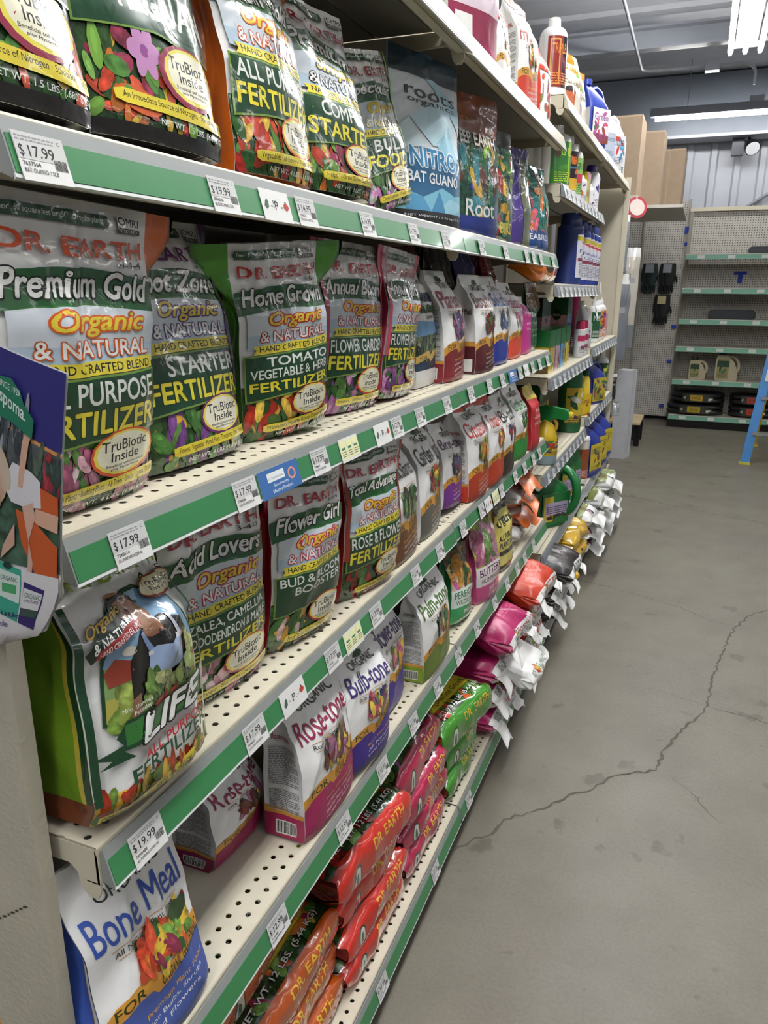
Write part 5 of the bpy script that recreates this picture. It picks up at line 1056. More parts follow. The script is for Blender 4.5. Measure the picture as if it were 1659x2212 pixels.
jug('royal blue jug with white label and oval handle, topmost grey bay shelf', -.07, 4.05, tz('T0', 0), .10, .15, .285, '#2c3f9a', '#2c3f9a', lab_art(314, '#d0ccd2', ['#b04a8a', '#3a7a3a', '#b83a2a'], 'Green', '#8a3a8a', [(.0, .0, 1, .25, '#7a3a2a')], n=12), rot=-.5)
jug('translucent white jug with grey label, first of two after the blue jug', -.08, 4.50, tz('T0', 1), .10, .13, .235, '#d2d6de', '#e2e4e8', lab_art(315, '#a8b0c0', [], 'Concentrate', '#55607a', n=0), rot=-.5)
jug('white jug with colourful side label and open handle, second after the blue jug', -.07, 4.82, tz('T0', 1), .11, .15, .30, '#dcdee2', '#e6e8ec', lab_art(316, '#c8ccd4', ['#c83a2a', '#d8a83a', '#3a8ab0'], 'KILLER', '#3a4a6a', [(.0, .8, .6, .95, '#b83a2a')], n=8), rot=-.5)
carton('white carton with dark green panel at the far end of the topmost shelf', -.03, 5.20, tz('T0', 1), .10, .16, .215, '#d6d8d8', busy_art('#ccc', [], None, seed=317, n=0, bands=[(.0, .05, .45, .95, '#23473a'), (.1, .3, .3, .5, '#8fae9a')]))
# second highest grey shelf
z1 = tz('T1', 0)
bottle('fat white bottle with green label, second highest grey shelf', -.075, 3.20, z1, .056, .232, '#d6d6d4', '#e0e0de', lab_art(321, '#2f6a2f', ['#b83a2a', '#4f8f3a'], 'BIG BLOOM', '#a8c83a', [(.42, 0, .48, 1, '#8fbf2f')], n=6))
bottle('second white capped bottle behind the fat green labelled one', -.19, 3.27, z1, .045, .225, '#d6d6d4', '#e0e0de')
bottle('slim bottle with dark orange label between two green labelled bottles', -.055, 3.38, z1, .036, .225, '#d6d6d4', '#e0e0de', lab_art(322, '#2a1c22', ['#c8502a', '#8e2a3a', '#c8a02a'], 'TIGER BLOOM', '#d8832a', [(0, .0, 1, .3, '#c8b03a'), (0, .55, 1, .6, '#3a6a8a')], n=10))
bottle('slim bottle with pale green and red label, third along the second highest grey shelf', -.05, 3.50, z1, .034, .215, '#d6d6d4', '#e0e0de', lab_art(323, '#7fae5a', [], 'GROW', '#2a4a2a', [(0, .3, 1, .55, '#b83a4a')], n=0))
bottle('small white squeeze bottle before the yellow box', -.04, 3.66, z1, .024, .115, '#dcdce0', '#e6e6ea', lab_art(324, '#d2cfd6', ['#5a3a7a', '#c8642a'], '', '#555', n=6))
carton('yellow box with black lettering, second highest grey shelf', -.035, 3.85, z1, .07, .10, .15, '#cdbd24', busy_art('#ccc', [], 'SEVIN', '#222', 325, n=0, bands=[(.7, 0, 1, 1, '#b8a83a'), (0, .82, 1, 1, '#c87a8a')], tbox=(.1, .6, .3, .5)))
bottle('tiny white bottle behind the yellow box', -.05, 4.0, z1, .022, .12, '#dcdce0', '#e6e6ea', lab_art(326, '#d2cfd6', ['#5a3a7a'], '', '#555', n=3))
bottle('white bottle with deep purple cap standing alone, second highest grey shelf', -.06, 4.09, z1, .042, .215, '#dadae0', '#33237a', lab_art(327, '#d8d8de', ['#55558a'], '', '#667', n=2), capr=.55, caph=.14)
# blue bottle shelf
z2 = tz('T2', 0)
o = pillow('soil_bag', 'orange bag lying flat with white twenty pound sticker, beside the blue bottles', -.06, 3.17, z2 + .001, .28, .15, .10, busy_art('#b8641a', [], '20 lb', '#333', 331, n=0, bands=[(.12, .05, .34, .26, '#d8d8d4'), (.62, 0, 1, 1, '#cfcfcd'), (.66, .25, 1, .32, '#a8323a')], tbox=(.14, .32, .1, .2)), '#b8641a', 331, 'bags on the grey strip shelves', nexp=2.6)
def blue_lab(s):
    a = Art(s); a.rect(0, 0, 1, 1, '#c9c8d0'); a.rect(0, .86, 1, .96, '#b8a83a'); a.poly([(.1, .84), (.9, .84), (.5, .72)], '#b83a44'); a.text('Fungus', .1, .9, .56, .66, '#3a4a9a', .01); a.text('Control', .15, .85, .48, .55, '#3a4a9a', .006); a.rect(.05, .38, .95, .46, '#7a3a4a'); a.lines(.1, .9, .06, .36, 8, '#77788a'); return a
bottle('tallest royal blue bottle with yellow and white side label', -.065, 3.62, z2, .058, .30, '#26356f', '#26356f', blue_lab(332), capr=.72, caph=.16, sh=.08, lab=(.1, .70), group='royal blue bottles', rot=.9)
for i in range(4):
    bottle('royal blue spray concentrate bottle with red triangle label, %s after the tallest blue one' % ORD[i], -.05, 3.83 + i * .135, z2, .046, .285, '#26388a', '#26388a', blue_lab(333 + i), capr=.6, caph=.14, sh=.10, lab=(.08, .74), group='royal blue bottles', rot=.35)
# chest high grey shelf
z3 = tz('T3', 0)
def mg(s, pict, t):
    a = Art(s); a.rect(0, 0, 1, .72, pict); a.rect(0, .72, 1, 1, '#1d4a2c'); a.ell(.5, .72, .20, .09, '#16211a'); a.text('Miracle-Gro', .34, .66, .70, .74, '#c8c8b0', 0); a.text(t, .1, .9, .50, .60, '#4a3a3a', .006); a.lines(.1, .9, .3, .46, 4, '#6a5a5a'); a.blobs(.3, .9, .04, .26, ['#5a4a2a', '#c8b45a', '#2a2a22', '#a83a4a'], 14, .07); return a
MS = mg(341, '#a87f88', 'Plant Food')
carton('large pink and dark green plant food box, chest high grey shelf', -.12, 3.46, z3, .20, .20, .288, '#1d4a2c', mg(340, '#a87f88', 'Bloom Booster'), MS)
carton('light blue plant food box with green lid behind the green tray boxes', -.08, 3.86, z3, .10, .14, .288, '#5a9ac0', mg(342, '#5f9fc8', 'All Purpose'), MS, lid='#1d5a30')
for i in range(4):
    carton('green topped tray box with bright flower sides, %s along the chest high grey shelf' % ORD[i], -.028, 3.13 + .13 * i, z3, .16, .122, .165, ['#c0a83a', '#b89aa8', '#4f8fc0', '#c8b440'][i], busy_art('#ccc', VEG['tomato'] + ['#5a3a7a'], None, seed=343 + i, n=14, bands=[(0, .62, 1, 1, '#1f6a36'), (.1, .1, .45, .6, ['#c8b440', '#b89aa8', '#5aa0d0', '#d0c04a'][i])]), busy_art('#ccc', [], None, seed=347, n=0, bands=[(0, .0, 1, .2, '#5a4a24'), (0, .62, 1, 1, '#1f6a36')]), lid='#1f6a36')
bottle('magenta capped bottle standing behind the spray cans', -.12, 4.24, z3, .040, .29, '#a81f56', '#a81f56', lab_art(351, '#8a2a4a', [], '', '#ddd', n=0), capr=.8, caph=.3)
for i, y in enumerate((3.94, 4.06)):
    bottle('small pink and white spray can, %s of two at the front' % ('nearer' if i == 0 else 'farther'), -.035, y, z3, .026, .175, '#c9c9c9', '#a8244f', lab_art(352 + i, '#cfcfcf', ['#a8244f'], '', '#666', [(0, .55, 1, .8, '#a8244f'), (.2, .2, .7, .35, '#8a2a4a')], n=0), capr=.8, caph=.22, sh=.05)
jug('white trigger spray bottle with tan sides and pink cherries, chest high grey shelf', -.05, 4.14, z3, .06, .10, .27, '#cfcfd2', '#e2e2e4', lab_art(354, '#c8c4c6', ['#8a3a44', '#b05a3a'], '', '#666', n=8), rot=-.3)
z3b = tz('T3', 1)
bottle('white bottle with green label at the near end of the far chest high shelf', -.05, 4.55, z3b, .036, .225, '#dadada', '#e8e8e8', lab_art(355, '#23583a', [], 'NEEM', '#ccc', n=0))
for i, y in enumerate((4.70, 4.82)):
    bottle('bright orange and purple labelled bottle, %s of two on the far chest high shelf' % ('nearer' if i == 0 else 'farther'), -.05, y, z3b, .036, .23, '#d8d4d4', '#e6e6e6', lab_art(356 + i, '#c8802a', ['#b83a4a', '#7a3a8a', '#d8b83a', '#4a7a3a'], '', '#eee', n=16))
carton('small pink carton at the far end of the far chest high shelf', -.04, 5.10, z3b, .08, .14, .14, '#a8527a', lab_art(358, '#b86a90', ['#d8c8d0'], '', '#ddd', n=3))
# spray bottle shelf
z4 = tz('T4', 0)
a4 = Art(361); a4.rect(0, 0, 1, .62, '#c0a424'); a4.rect(0, .62, 1, 1, '#1a4a2a'); a4.ell(.5, .60, .30, .10, '#141a14'); a4.text('Miracle-Gro', .27, .73, .58, .63, '#c8c8b0', 0); a4.blobs(.1, .9, .03, .35, ['#4a3a6a', '#8a2a2a', '#5a7a3a', '#d0b030'], 22, .07); a4.rect(.1, .44, .7, .47, '#1a4a2a')
carton('big dark green and yellow plant food carton behind the trigger spray bottle', -.12, 3.55, z4, .22, .24, .325, '#1a4a2a', a4, a4)
t = empty('spray_bottle', (-.035, 3.16, z4 + .0012), (0, 0, -.15))
mb = MB(); mb.lathe([(.045, 0), (.05, .006), (.052, .03), (.050, .05)], '#7f949c', PLASTIC); mb.lathe([(.050, .05), (.05, .10), (.040, .15), (.018, .175), (.016, .185)], '#c9a820', PLASTIC); lab_art(362, '#c9a820', ['#5a3a7a', '#3a6a3a', '#a83a2a'], '', '#333', n=14).put(mb, arc_grid(.0508, .04, .11), GLOSSY); mb.build('bottle_body', t)
mb = MB(); mb.prism([(-.03, .18), (.02, .18), (.03, .195), (.085, .19), (.10, .21), (.085, .232), (.0, .245), (-.045, .235), (-.05, .21)], -.014, .014, '#1f7a3a', PLASTIC, axis='y'); mb.build('spray_head', t)
mb = MB(); mb.tube([(.03, 0, .195), (.045, 0, .17), (.04, 0, .145)], .007, '#c0992a'); mb.build('trigger', t)
mb = MB(); mb.lathe([(.012, 0), (.015, .004), (.013, .016)], '#c9b428', PLASTIC, k=14); mb.build('nozzle', t, loc=(.094, 0, .211), rot=(0, math.radians(90), 0))
tag(t, 'yellow spray bottle with green trigger head jutting over the grey strip', 'spray bottle', 'bottles on the grey strip shelves')
bottle('green and yellow feeder jar with purple beet picture, behind the trigger spray', -.065, 3.98, z4, .062, .31, '#1f5a32', '#24663a', lab_art(363, '#bfa530', ['#5a2a4a', '#8a2a2a', '#d8d8d0', '#1f5a32'], '', '#333', [(0, 0, 1, .1, '#1f5a32')], n=14), capr=.85, caph=.30, sh=.06)
jug('yellow plant food jug with red lettering and dark green cap', -.05, 4.22, z4, .08, .13, .285, '#cfb01f', '#1f5a32', lab_art(364, '#cfb01f', ['#7a2a24'], 'Tomato', '#8a2a1c', n=3), rot=-.4, hside=-1)
z4b = tz('T4', 1)
jug('royal blue jug with yellow picture label, far spray bottle shelf', -.05, 4.72, z4b, .10, .19, .265, '#28348a', '#28348a', lab_art(365, '#b8a82a', ['#3a6a3a', '#8a3a2a', '#4a4a6a'], '', '#333', n=16), rot=-.35)
stand('soil_bag', 'white and purple pouch between the blue jug and the yellow jug', Pouch(.14, .26, .07, 'doy', amp=.004, seed=366), .07, 4, -.06, 4.52, .02, -.2, 0, z=z4b, front_col='#c9c8ce', gus_col='#3a2a6a', art=busy_art('#3a2a6a', [], 'Moss', '#555', 366, n=0, bands=[(0, .78, 1, 1, '#35286a')], tbox=(.2, .8, .5, .6)), group='bags on the grey strip shelves')
bottle('white bottle with green and black label, far end of the spray bottle shelf', -.05, 5.16, z4b, .042, .275, '#d8d8da', '#e4e4e6', lab_art(367, '#2a4a2a', ['#8fae4a', '#1a1a1a', '#c8c85a'], '', '#ddd', n=14))
# lowest grey shelf
z5 = tz('T5', 0)
def green_lab(s):
    a = Art(s); a.rect(0, 0, 1, 1, '#1f6a32'); a.rect(.05, .1, .4, .9, '#c0a830'); a.rect(.1, .3, .95, .7, '#a99ab8'); a.lines(.15, .9, .34, .6, 4, '#3a3a44'); a.blobs(.1, .9, .05, .3, ['#3a2a22', '#8a3a2a', '#c8b45a'], 12, .06); return a
gj = jug('big dark green jug with long side handle and lilac label, lowest grey shelf', -.05, 3.36, z5, .13, .20, .278, '#15622c', '#1a5a2c', green_lab(371), rot=-.6)
for c_ in [c for c in gj.children if c.name.startswith('handle')]: bpy.data.objects.remove(c_)
mb = MB(); pp = [(.02 + .075 * math.sin(q), .075 + .02 * math.sin(q), .15 + .105 * math.cos(q)) for q in np.linspace(.15, math.pi - .15, 14)]; mb.tube(pp, .019, '#187034', PLASTIC, k=12); mb.build('handle', gj)
jug('yellow and green jug partly hidden behind the big dark green one', -.20, 3.50, z5, .10, .16, .275, '#b89a24', '#1a5a2c', green_lab(372), rot=-.4)
for i, y in enumerate((3.80, 4.02)):
    jug('tall green jug with yellow band, %s behind the big dark green jug' % ('first' if i == 0 else 'second'), -.06, y, z5, .10, .15, .275, '#1a6a32', '#1a5a2c', green_lab(373 + i), rot=-.4, hside=-1)
bottle('white rimmed canister with rust brown label, lowest grey shelf', -.03, 4.24, z5, .052, .26, '#cfcac2', '#d8d4cc', lab_art(375, '#8a4522', ['#a85a2a'], '', '#caa', n=5), capr=.95, caph=.08, sh=.03, base='#d4d0ca')
for i in range(3):
    jug('blue jug with big yellow label, %s of three on the lowest far grey shelf' % ORD[i], -.035, 4.50 + .27 * i, tz('T5', 1), .15, .19, .335, '#1f3088', '#1f3088', lab_art(376 + i, '#c8b424', ['#7a4a3a', '#3a4a8a'], 'WEED', '#8a7a1f', [(0, 0, 1, .12, '#26388a')], n=5), rot=-.3)
stand('soil_bag', 'white bag with brown base at the far end of the lowest grey shelf', Pouch(.13, .30, .09, 'tone', amp=.003, seed=379), .09, 4, -.03, 5.27, .02, -.1, 0, z=tz('T5', 1), front_col='#d0d0ce', gus_col='#c4c0ba', art=busy_art('#5a2a22', [], None, seed=379, n=0, bands=[(0, 0, 1, .3, '#6a2f26'), (.2, .3, .8, .34, '#c8a23a')]), group='bags on the grey strip shelves')
# shelf talker cards hanging off the blue bottle shelf
for (y, zz, nm) in ((4.02, 1.405, 'white curled paper coupon hanging under the blue bottle shelf'), (4.19, 1.47, 'white paper card sticking out past the last blue bottle')):
    mb = MB(); V = np.linspace(0, 1, 9); P = np.array([[[.012 + .02 * v * v, yy, -.11 * v] for yy in (-.03, .03)] for v in V[::-1]]); mb.grid(P, '#d4d4d4', PAPER); Q = P.copy(); Q[..., 0] -= .001; mb.grid(Q, '#cfcfcf', PAPER, flip=True)
    A_ = Art(3); A_.rect(.3, .3, .7, .5, '#6a6a6a'); A_.put(mb, P, PAPER); tag(mb.build('paper_card', loc=(.004, y, zz + .05)), nm, 'card')

# ------------------------------------------------------------------ booklet display at the near end
def booklet_art():
    a = Art(401)
    a.rect(0, .62, 1, 1, '#2b2a6a'); a.poly([(0, .70), (1, .615), (1, .605), (0, .69)], '#c88a4a'); a.poly([(0, .69), (1, .605), (1, .28), (0, .28)], '#3f5a4a', leafy=True)
    a.poly([(0, .69), (1, .605), (1, .50), (0, .58)], '#4a4f52', leafy=True); a.blobs(.55, 1, .50, .60, ['#a83a44', '#3a4a44', '#5a6a5a'], 26, .035); a.blobs(0, .5, .58, .68, ['#6a7076', '#3a4246', '#8a8e94'], 30, .04)
    # mother and child in the garden: orange trousers, white shirts
    a.poly([(.62, .52), (.98, .50), (.99, .44), (.66, .455)], '#b8562c'); a.poly([(.66, .455), (.99, .45), (.98, .40), (.6, .415)], '#c9a08a'); a.poly([(.35, .44), (.58, .43), (.98, .36), (.97, .26), (.70, .245), (.44, .35)], '#b8562c')
    a.poly([(.22, .53), (.30, .56), (.58, .55), (.72, .53), (.74, .46), (.50, .45), (.28, .455), (.2, .48)], '#c9c7cc'); a.poly([(.38, .50), (.46, .50), (.54, .62), (.58, .645), (.52, .66), (.44, .62)], '#c09a84')
    a.ell(.06, .515, .17, .075, '#b89880'); a.ell(.10, .54, .18, .05, '#b8a894', -.2); a.ell(.02, .45, .10, .03, '#a88872'); a.ell(.10, .495, .035, .025, '#c09a84')
    a.poly([(.46, .45), (.62, .47), (.66, .43), (.56, .36), (.52, .22), (.40, .21), (0, .27), (0, .24), (.3, .19), (.56, .20), (.62, .30)], '#c6a090'); a.poly([(0, .32), (.22, .28), (.30, .22), (.0, .25)], '#c9c7c8'); a.poly([(.15, .33), (.34, .40), (.34, .34), (.10, .29)], '#c09a88')
    a.rect(0, 0, 1, .27, '#d0cdd0')
    a.poly([(.02, .11), (.44, .09), (.44, .27), (.04, .285)], '#3a9a84'); a.poly([(.05, .17), (.42, .155), (.42, .25), (.06, .26)], '#c8d4d0'); a.rect(.12, .185, .36, .215, '#4aa06a'); a.ell(.22, .275, .07, .012, '#1f3a34'); a.text('ORGANIC', .10, .38, .225, .24, '#2f6a5a', .002)
    a.poly([(.46, .09), (.78, .075), (.80, .22), (.48, .235)], '#352a6a'); a.poly([(.47, .145), (.77, .135), (.77, .205), (.48, .215)], '#d0d0d4'); a.text('ORGANIC', .50, .75, .182, .20, '#2f6a5a', .002); a.text('LAWN STARTER', .50, .74, .168, .178, '#3a2a6a', 0); a.rect(.49, .115, .77, .145, '#3a4f48')
    a.poly([(.05, .245), (-.0, .245), (0, .11), (.02, .11)], '#b8562c')
    a.poly([(0, .735), (.12, .762), (.26, .765), (.40, .742), (.46, .715), (.62, .685), (.60, .635), (.3, .66), (0, .69)], '#1f6a50'); a.text('Espoma.', -.04 + .06, .50, .68, .725, '#d4dcd8', .012, slope=-.035); a.text('SINCE 1929', .06, .40, .735, .75, '#d4dcd8', .004, slope=-.012)
    return a
t = empty('leaflet_display', (0, .418, 0))
EDGE = [(1.188, -.008), (1.196, .024), (1.206, .045), (1.215, .049), (1.24, .066), (1.276, .072), (1.35, .084), (1.385, .090), (1.418, .0965)]
def card_point(u, tt):   # u: 0..1 is the part inside the picture, down to -1 outside it; tt: height fraction
    zr = 1.188 + (1.416 - 1.188) * tt; zl = 1.188 + (1.434 - 1.188) * tt; zz = zl + (zr - zl) * u if tt > .5 else zl + (zr - zl) * u
    xr = np.interp(zz, [e[0] for e in EDGE], [e[1] for e in EDGE]); xl = .039 - (1.434 - zz) * .183
    return (xl + (max(xr, xl + .001) - xl) * u, .004 * u * u - .003 * math.sin(3 * tt), zz) if u >= 0 else (xl + .06 * u, -.003 * math.sin(3 * tt), zz)
P = np.array([[card_point(u, tt) for u in np.linspace(-1, 1, 21)] for tt in np.linspace(0, 1, 40)])
mb = MB(); mb.grid(P, '#dcd9dc', PAPER); Q = P.copy(); Q[..., 1] += .0014; mb.grid(Q, '#c9c7c6', PAPER, flip=True)
A_ = booklet_art()
for T in A_.T:
    y = T[..., 1]; T[..., 1] = np.where(y > .27, .30 + (y - .27) * 1.262, y * 1.12); T[..., 0] = np.where(T[..., 0] <= 0, 0, .5 + .5 * T[..., 0])
A_.text('Growing Solutions', -.12, .88, .112, .140, '#3a2f6a', .006); A_.text('Guide', .43, .63, .075, .10, '#55508a', .002)
A_.put(mb, P, GLOSSY, cuts=(10, 16)); mb.build('printed_card', t)
mb = MB(); mb.box(-.05, .02, .006, .030, 1.20, 1.32, '#b8b4b0', PLASTIC); mb.build('holder_pocket', t)
tag(t, 'violet topped garden leaflet display with green oval logo, hanging at the near shelf end', 'leaflet')
# ------------------------------------------------------------------ far end of the aisle
# empty wall gondola
t = empty('gondola_backing', (.30, 9.58, 0))
mb = MB(); mb.box(-.02, 2.42, 0, .03, .1, 2.36, '#a8a294', PEG); mb.build('back_panel', t)
mb = MB(); mb.box(-.02, 2.42, -.035, .02, 2.325, 2.365, '#cfc6ae', STEEL); mb.build('top_trim', t)
for x in (0, 1.219, 2.40):
    mb = MB(); mb.box(x - .018, x + .018, -.03, 0, 0, 2.35, '#8f8a7d', STEEL); mb.build('upright', t)
tag(t, 'pegboard backing of the empty shelves at the far wall', 'shelving')
FZ = (1.862, 1.513, 1.190, .896, .536, .142); FN = ('topmost', 'second', 'third', 'fourth', 'fifth', 'base')
for z, nm in zip(FZ, FN):
    for b in (0, 1):
        s = empty('gondola_shelf', (.29 + b * 1.219, 9.15, z)); dp = .395
        mb = MB(); mb.box(.004, 1.215, 0, dp, -.02, 0, '#a39c8c', STEEL); mb.build('deck', s)
        if nm == 'base':
            mb = MB(); mb.box(.0, 1.219, .002, dp, -z, -.058, '#1e1d1c', DARKMETAL); mb.build('base_plinth', s)
        mb = MB(); mb.box(.004, 1.215, -.006, 0, -.055, .0, '#7fb39a', STRIP); mb.box(.004, 1.215, -.009, -.0055, -.004, .002, '#d6d6cc', STRIP); mb.build('price_rail', s)
        for q in (.12, .42, .74, 1.02):
            mb = MB(); mb.box(q, q + .07, -.0085, -.006, -.045, -.010, '#d6dad6', PAPER); mb.build('paper_label', s)
        tag(s, 'empty %s shelf with pale green strip, %s of the far gondola' % (nm, 'part by the pegboard' if b == 0 else 'part behind the ladder'), 'shelf', 'far gondola shelves')
mb = MB(); mb.box(-.55, .28, 9.60, 9.63, .05, 2.44, '#aaa59b', PEG); pb = mb.build('pegboard_panel')
for x in (-.2, .262):
    mb = MB(); mb.box(x, x + .02, 9.575, 9.6, .04, 2.46, '#9a9588', STEEL); mb.build('upright', pb)
tag(pb, 'tall grey pegboard panel beside the empty far shelves', 'panel')
def slab(label, x0, x1, z, h, y=9.25):
    mb = MB(); w = x1 - x0; n = 9; prof = []
    for q in np.linspace(0, math.pi, n): prof.append((x1 - h / 2 + h / 2 * math.sin(q), z + h / 2 - h / 2 * math.cos(q)))
    for q in np.linspace(0, math.pi, n): prof.append((x0 + h / 2 - h / 2 * math.sin(q), z + h / 2 + h / 2 * math.cos(q)))
    mb.prism([(p[0], p[1]) for p in prof[::-1]], y, y + .25, '#202226', PLASTIC, axis='y'); mb.prism([(p[0] * .98 + (x0 + x1) / 2 * .02, z + (p[1] - z) * .8 + h * .1) for p in prof[::-1]], y - .006, y, '#2b2e33', PLASTIC, axis='y')
    return tag(mb.build('soaker_hose_pack'), label, 'hose', 'black hoses on the far shelves')
slab('black flat pack lying on the topmost far shelf', .90, 1.35, FZ[0] + .001, .075)
slab('black flat pack lying alone on the third far shelf', .585, 1.06, FZ[2] + .001, .10)
def tan_jug(label, x, s):
    t = empty('jug', (x, 9.28, FZ[4] + .001)); mb = MB()
    mb.prism([(-.10 * s, 0), (.10 * s, 0), (.11 * s, .02), (.11 * s, .10 * s), (.06 * s, .20 * s), (-.0 * s, .26 * s), (-.10 * s, .26 * s), (-.11 * s, .20 * s), (-.11 * s, .02)], -.05, .05, '#b0a68a', PLASTIC, axis='y')
    G = np.array([[[xx, -.0506, zz] for xx in np.linspace(-.095 * s, .02 * s, 5)] for zz in np.linspace(.02, .22 * s, 5)]); lab_art(hash_int(label), '#8f8a5a', ['#2a4a34', '#3f6a4a'], '', '#3a4a3a', [(0, .6, 1, .92, '#23402e')], n=6).put(mb, G, GLOSSY); mb.build('jug_body', t)
    hd = MB(); a_ = np.linspace(-.4, math.pi * .62, 12); hd.tube([(.03 * s + .085 * s * math.cos(q), 0, .14 * s + .105 * s * math.sin(q)) for q in a_], .016, '#b8ae92', PLASTIC); hd.build('handle', t)
    c = MB(); c.lathe([(.035, .258 * s), (.037, .30 * s), (.03, .305 * s)], '#23262a', PLASTIC, c=(-.05 * s, 0)); c.build('cap', t)
    return tag(t, label, 'jug', 'tan jugs on the far shelf')
tan_jug('smaller tan jug with green label on the fifth far shelf', .545, .80); tan_jug('larger tan jug with green label on the fifth far shelf', .84, 1.05)
def coil(label, x, z, r, col):
    mb = MB(); th = np.linspace(0, 2 * math.pi, 41)
    for k in range(2):
        for j in range(3): mb.tube([(x + (r - .02 * j) * math.cos(q), 9.33 + (r * .55 - .02 * j) * math.sin(q), z + .035 + .055 * k) for q in th], .03, '#17181b', PLASTIC, k=8)
    G = np.array([[[x + r * 1.0 * math.sin(q), 9.33 - (r * .55 + .034) * math.cos(q) , zz] for q in np.linspace(-.62, .75, 9)] for zz in np.linspace(z + .02, z + .105, 4)])
    mb.grid(G, '#33352a', PAPER); a = Art(hash_int(label)); a.rect(.25, .15, .62, .9, col); a.text('HOSE', .32, .56, .35, .7, '#3a3018', .01); a.rect(.8, .1, .95, .5, '#c8c8c4'); a.ell(.08, .5, .04, .2, '#9a9a94'); a.put(mb, G, PAPER)
    return tag(mb.build('garden_hose'), label, 'hose', 'coiled hoses on the far base shelf')
coil('upper black coiled hose with yellow label on the far base shelf', .575, FZ[5] + .132, .26, '#b8962a'); coil('lower black coiled hose with yellow label on the far base shelf', .56, FZ[5] + .002, .27, '#a8921f')
coil('upper black coiled hose with red label, partly behind the ladder', 1.14, FZ[5] + .132, .20, '#a8382a'); coil('lower black coiled hose with red label, partly behind the ladder', 1.15, FZ[5] + .002, .21, '#b83a24')
# blue tape
def tape(label, parts, y):
    mb = MB()
    for (x0, x1, z0, z1) in parts: mb.box(x0, x1, y - .002, y, z0, z1, '#2340a8', PAPER)
    return tag(mb.build('masking_tape'), label, 'tape', 'blue masking tape')
tape('blue tape letter T stuck on the far pegboard', [(.80, .93, 1.66, 1.695), (.845, .89, 1.57, 1.66)], 9.578)
for i, (x, z) in enumerate(((.24, 2.10), (.25, 1.97), (.21, 1.07), (.20, .68), (.17, .16))):
    tape('blue tape scrap, %s from the top beside the empty far shelves' % ORD[i], [(x, x + .055, z, z + (.07 if i == 0 else .035))], 9.574)
# blue step ladder
t = empty('step_ladder', (1.12, 7.35, 0))
def beam(mb, p, q, wx, wy, col, m=PLASTIC):
    p = np.array(p, float); q = np.array(q, float); d = q - p; L = np.linalg.norm(d); d /= L; x = np.array([1., 0, 0]); y = np.cross(d, x); y /= np.linalg.norm(y); x = np.cross(y, d)
    M = Matrix(((x[0], y[0], d[0], p[0]), (x[1], y[1], d[1], p[1]), (x[2], y[2], d[2], p[2]), (0, 0, 0, 1))); mb.box(-wx / 2, wx / 2, -wy / 2, wy / 2, 0, L, col, m, M)
for nm, p, q in (('front_rail', (-.10, 0, 0), (.10, .42, 1.70)), ('front_rail', (.42, 0, 0), (.24, .42, 1.70)), ('rear_rail', (.02, .95, 0), (.12, .46, 1.70)), ('rear_rail', (.40, .95, 0), (.26, .46, 1.70))):
    mb = MB(); beam(mb, p, q, .075 if nm == 'front_rail' else .045, .03, '#1c6fb0' if nm == 'front_rail' else '#c8a020'); r_ = mb.build(nm, t)
    mb = MB(); mb.box(p[0] - .045, p[0] + .045, p[1] - .03, p[1] + .03, 0, .02, '#c9b83a', PLASTIC); mb.build('rubber_foot', r_)
for i in range(5):
    f = .16 + i * .18; mb = MB(); mb.box(-.10 + .2 * f, .42 - .18 * f, .42 * f - .04, .42 * f + .04, 1.7 * f - .012, 1.7 * f + .012, '#b8bcc0', CHROME); mb.build('step', t)
mb = MB(); mb.box(.04, .30, .38, .56, 1.69, 1.72, '#1c6fb0', PLASTIC); mb.build('top_cap', t)
mb = MB(); beam(mb, (.045, .27, 1.0), (.06, .285, 1.14), .07, .002, '#c4c6c8', PAPER); mb.build('warning_label', t)
mb = MB(); beam(mb, (.01, .155, .72), (.02, .175, .82), .06, .002, '#d0cabc', PAPER); mb.build('warning_label', t)
tag(t, 'blue fibreglass step ladder with yellow rear legs, cut by the picture edge', 'ladder')
# white tall box, plank, wire rack
mb = MB(); mb.box(-.13, 0, 0, .16, 0, .80, '#b9bbc0', CARD); mb.box(-.131, .001, .066, .074, .0, .801, '#a8a498', PAPER)
tag(mb.build('carton', loc=(.0, 7.11, .001), rot=(0, 0, math.radians(-14))), 'tall white carton standing on the floor past the shelving end', 'box')
t = empty('display_bench', (-.02, 7.75, 0))
mb = MB(); mb.box(-.20, .10, 0, .55, .22, .245, '#c2ac88', WOODM); mb.build('plank_top', t)
for x in (-.17, .05):
    for y in (.05, .45):
        mb = MB(); mb.box(x, x + .05, y, y + .05, 0, .22, '#17171a', DARKMETAL); mb.build('leg', t)
mb = MB(); mb.box(-.18, .06, .03, .10, .06, .2, '#1a1a1d', DARKMETAL); mb.build('front_rail', t)
tag(t, 'low bench with raw wood top and black legs behind the white carton', 'bench')
t = empty('wire_rack', (-.10, 5.75, 0))
mb = MB(); mb.box(-.25, .06, 0, .5, .10, .13, '#c4bda8', STEEL); mb.build('base_deck', t)
for i in range(5):
    mb = MB(); mb.tube([(.05, .05 + .09 * i, .13), (.05, .05 + .09 * i, .30)], .003, '#55565a', CHROME, k=6); mb.build('wire', t)
mb = MB(); mb.tube([(.05, .03, .30), (.05, .43, .30)], .004, '#55565a', CHROME, k=6); mb.build('top_wire', t)
tag(t, 'low wire fronted rack at the foot of the shelving end panel', 'rack')
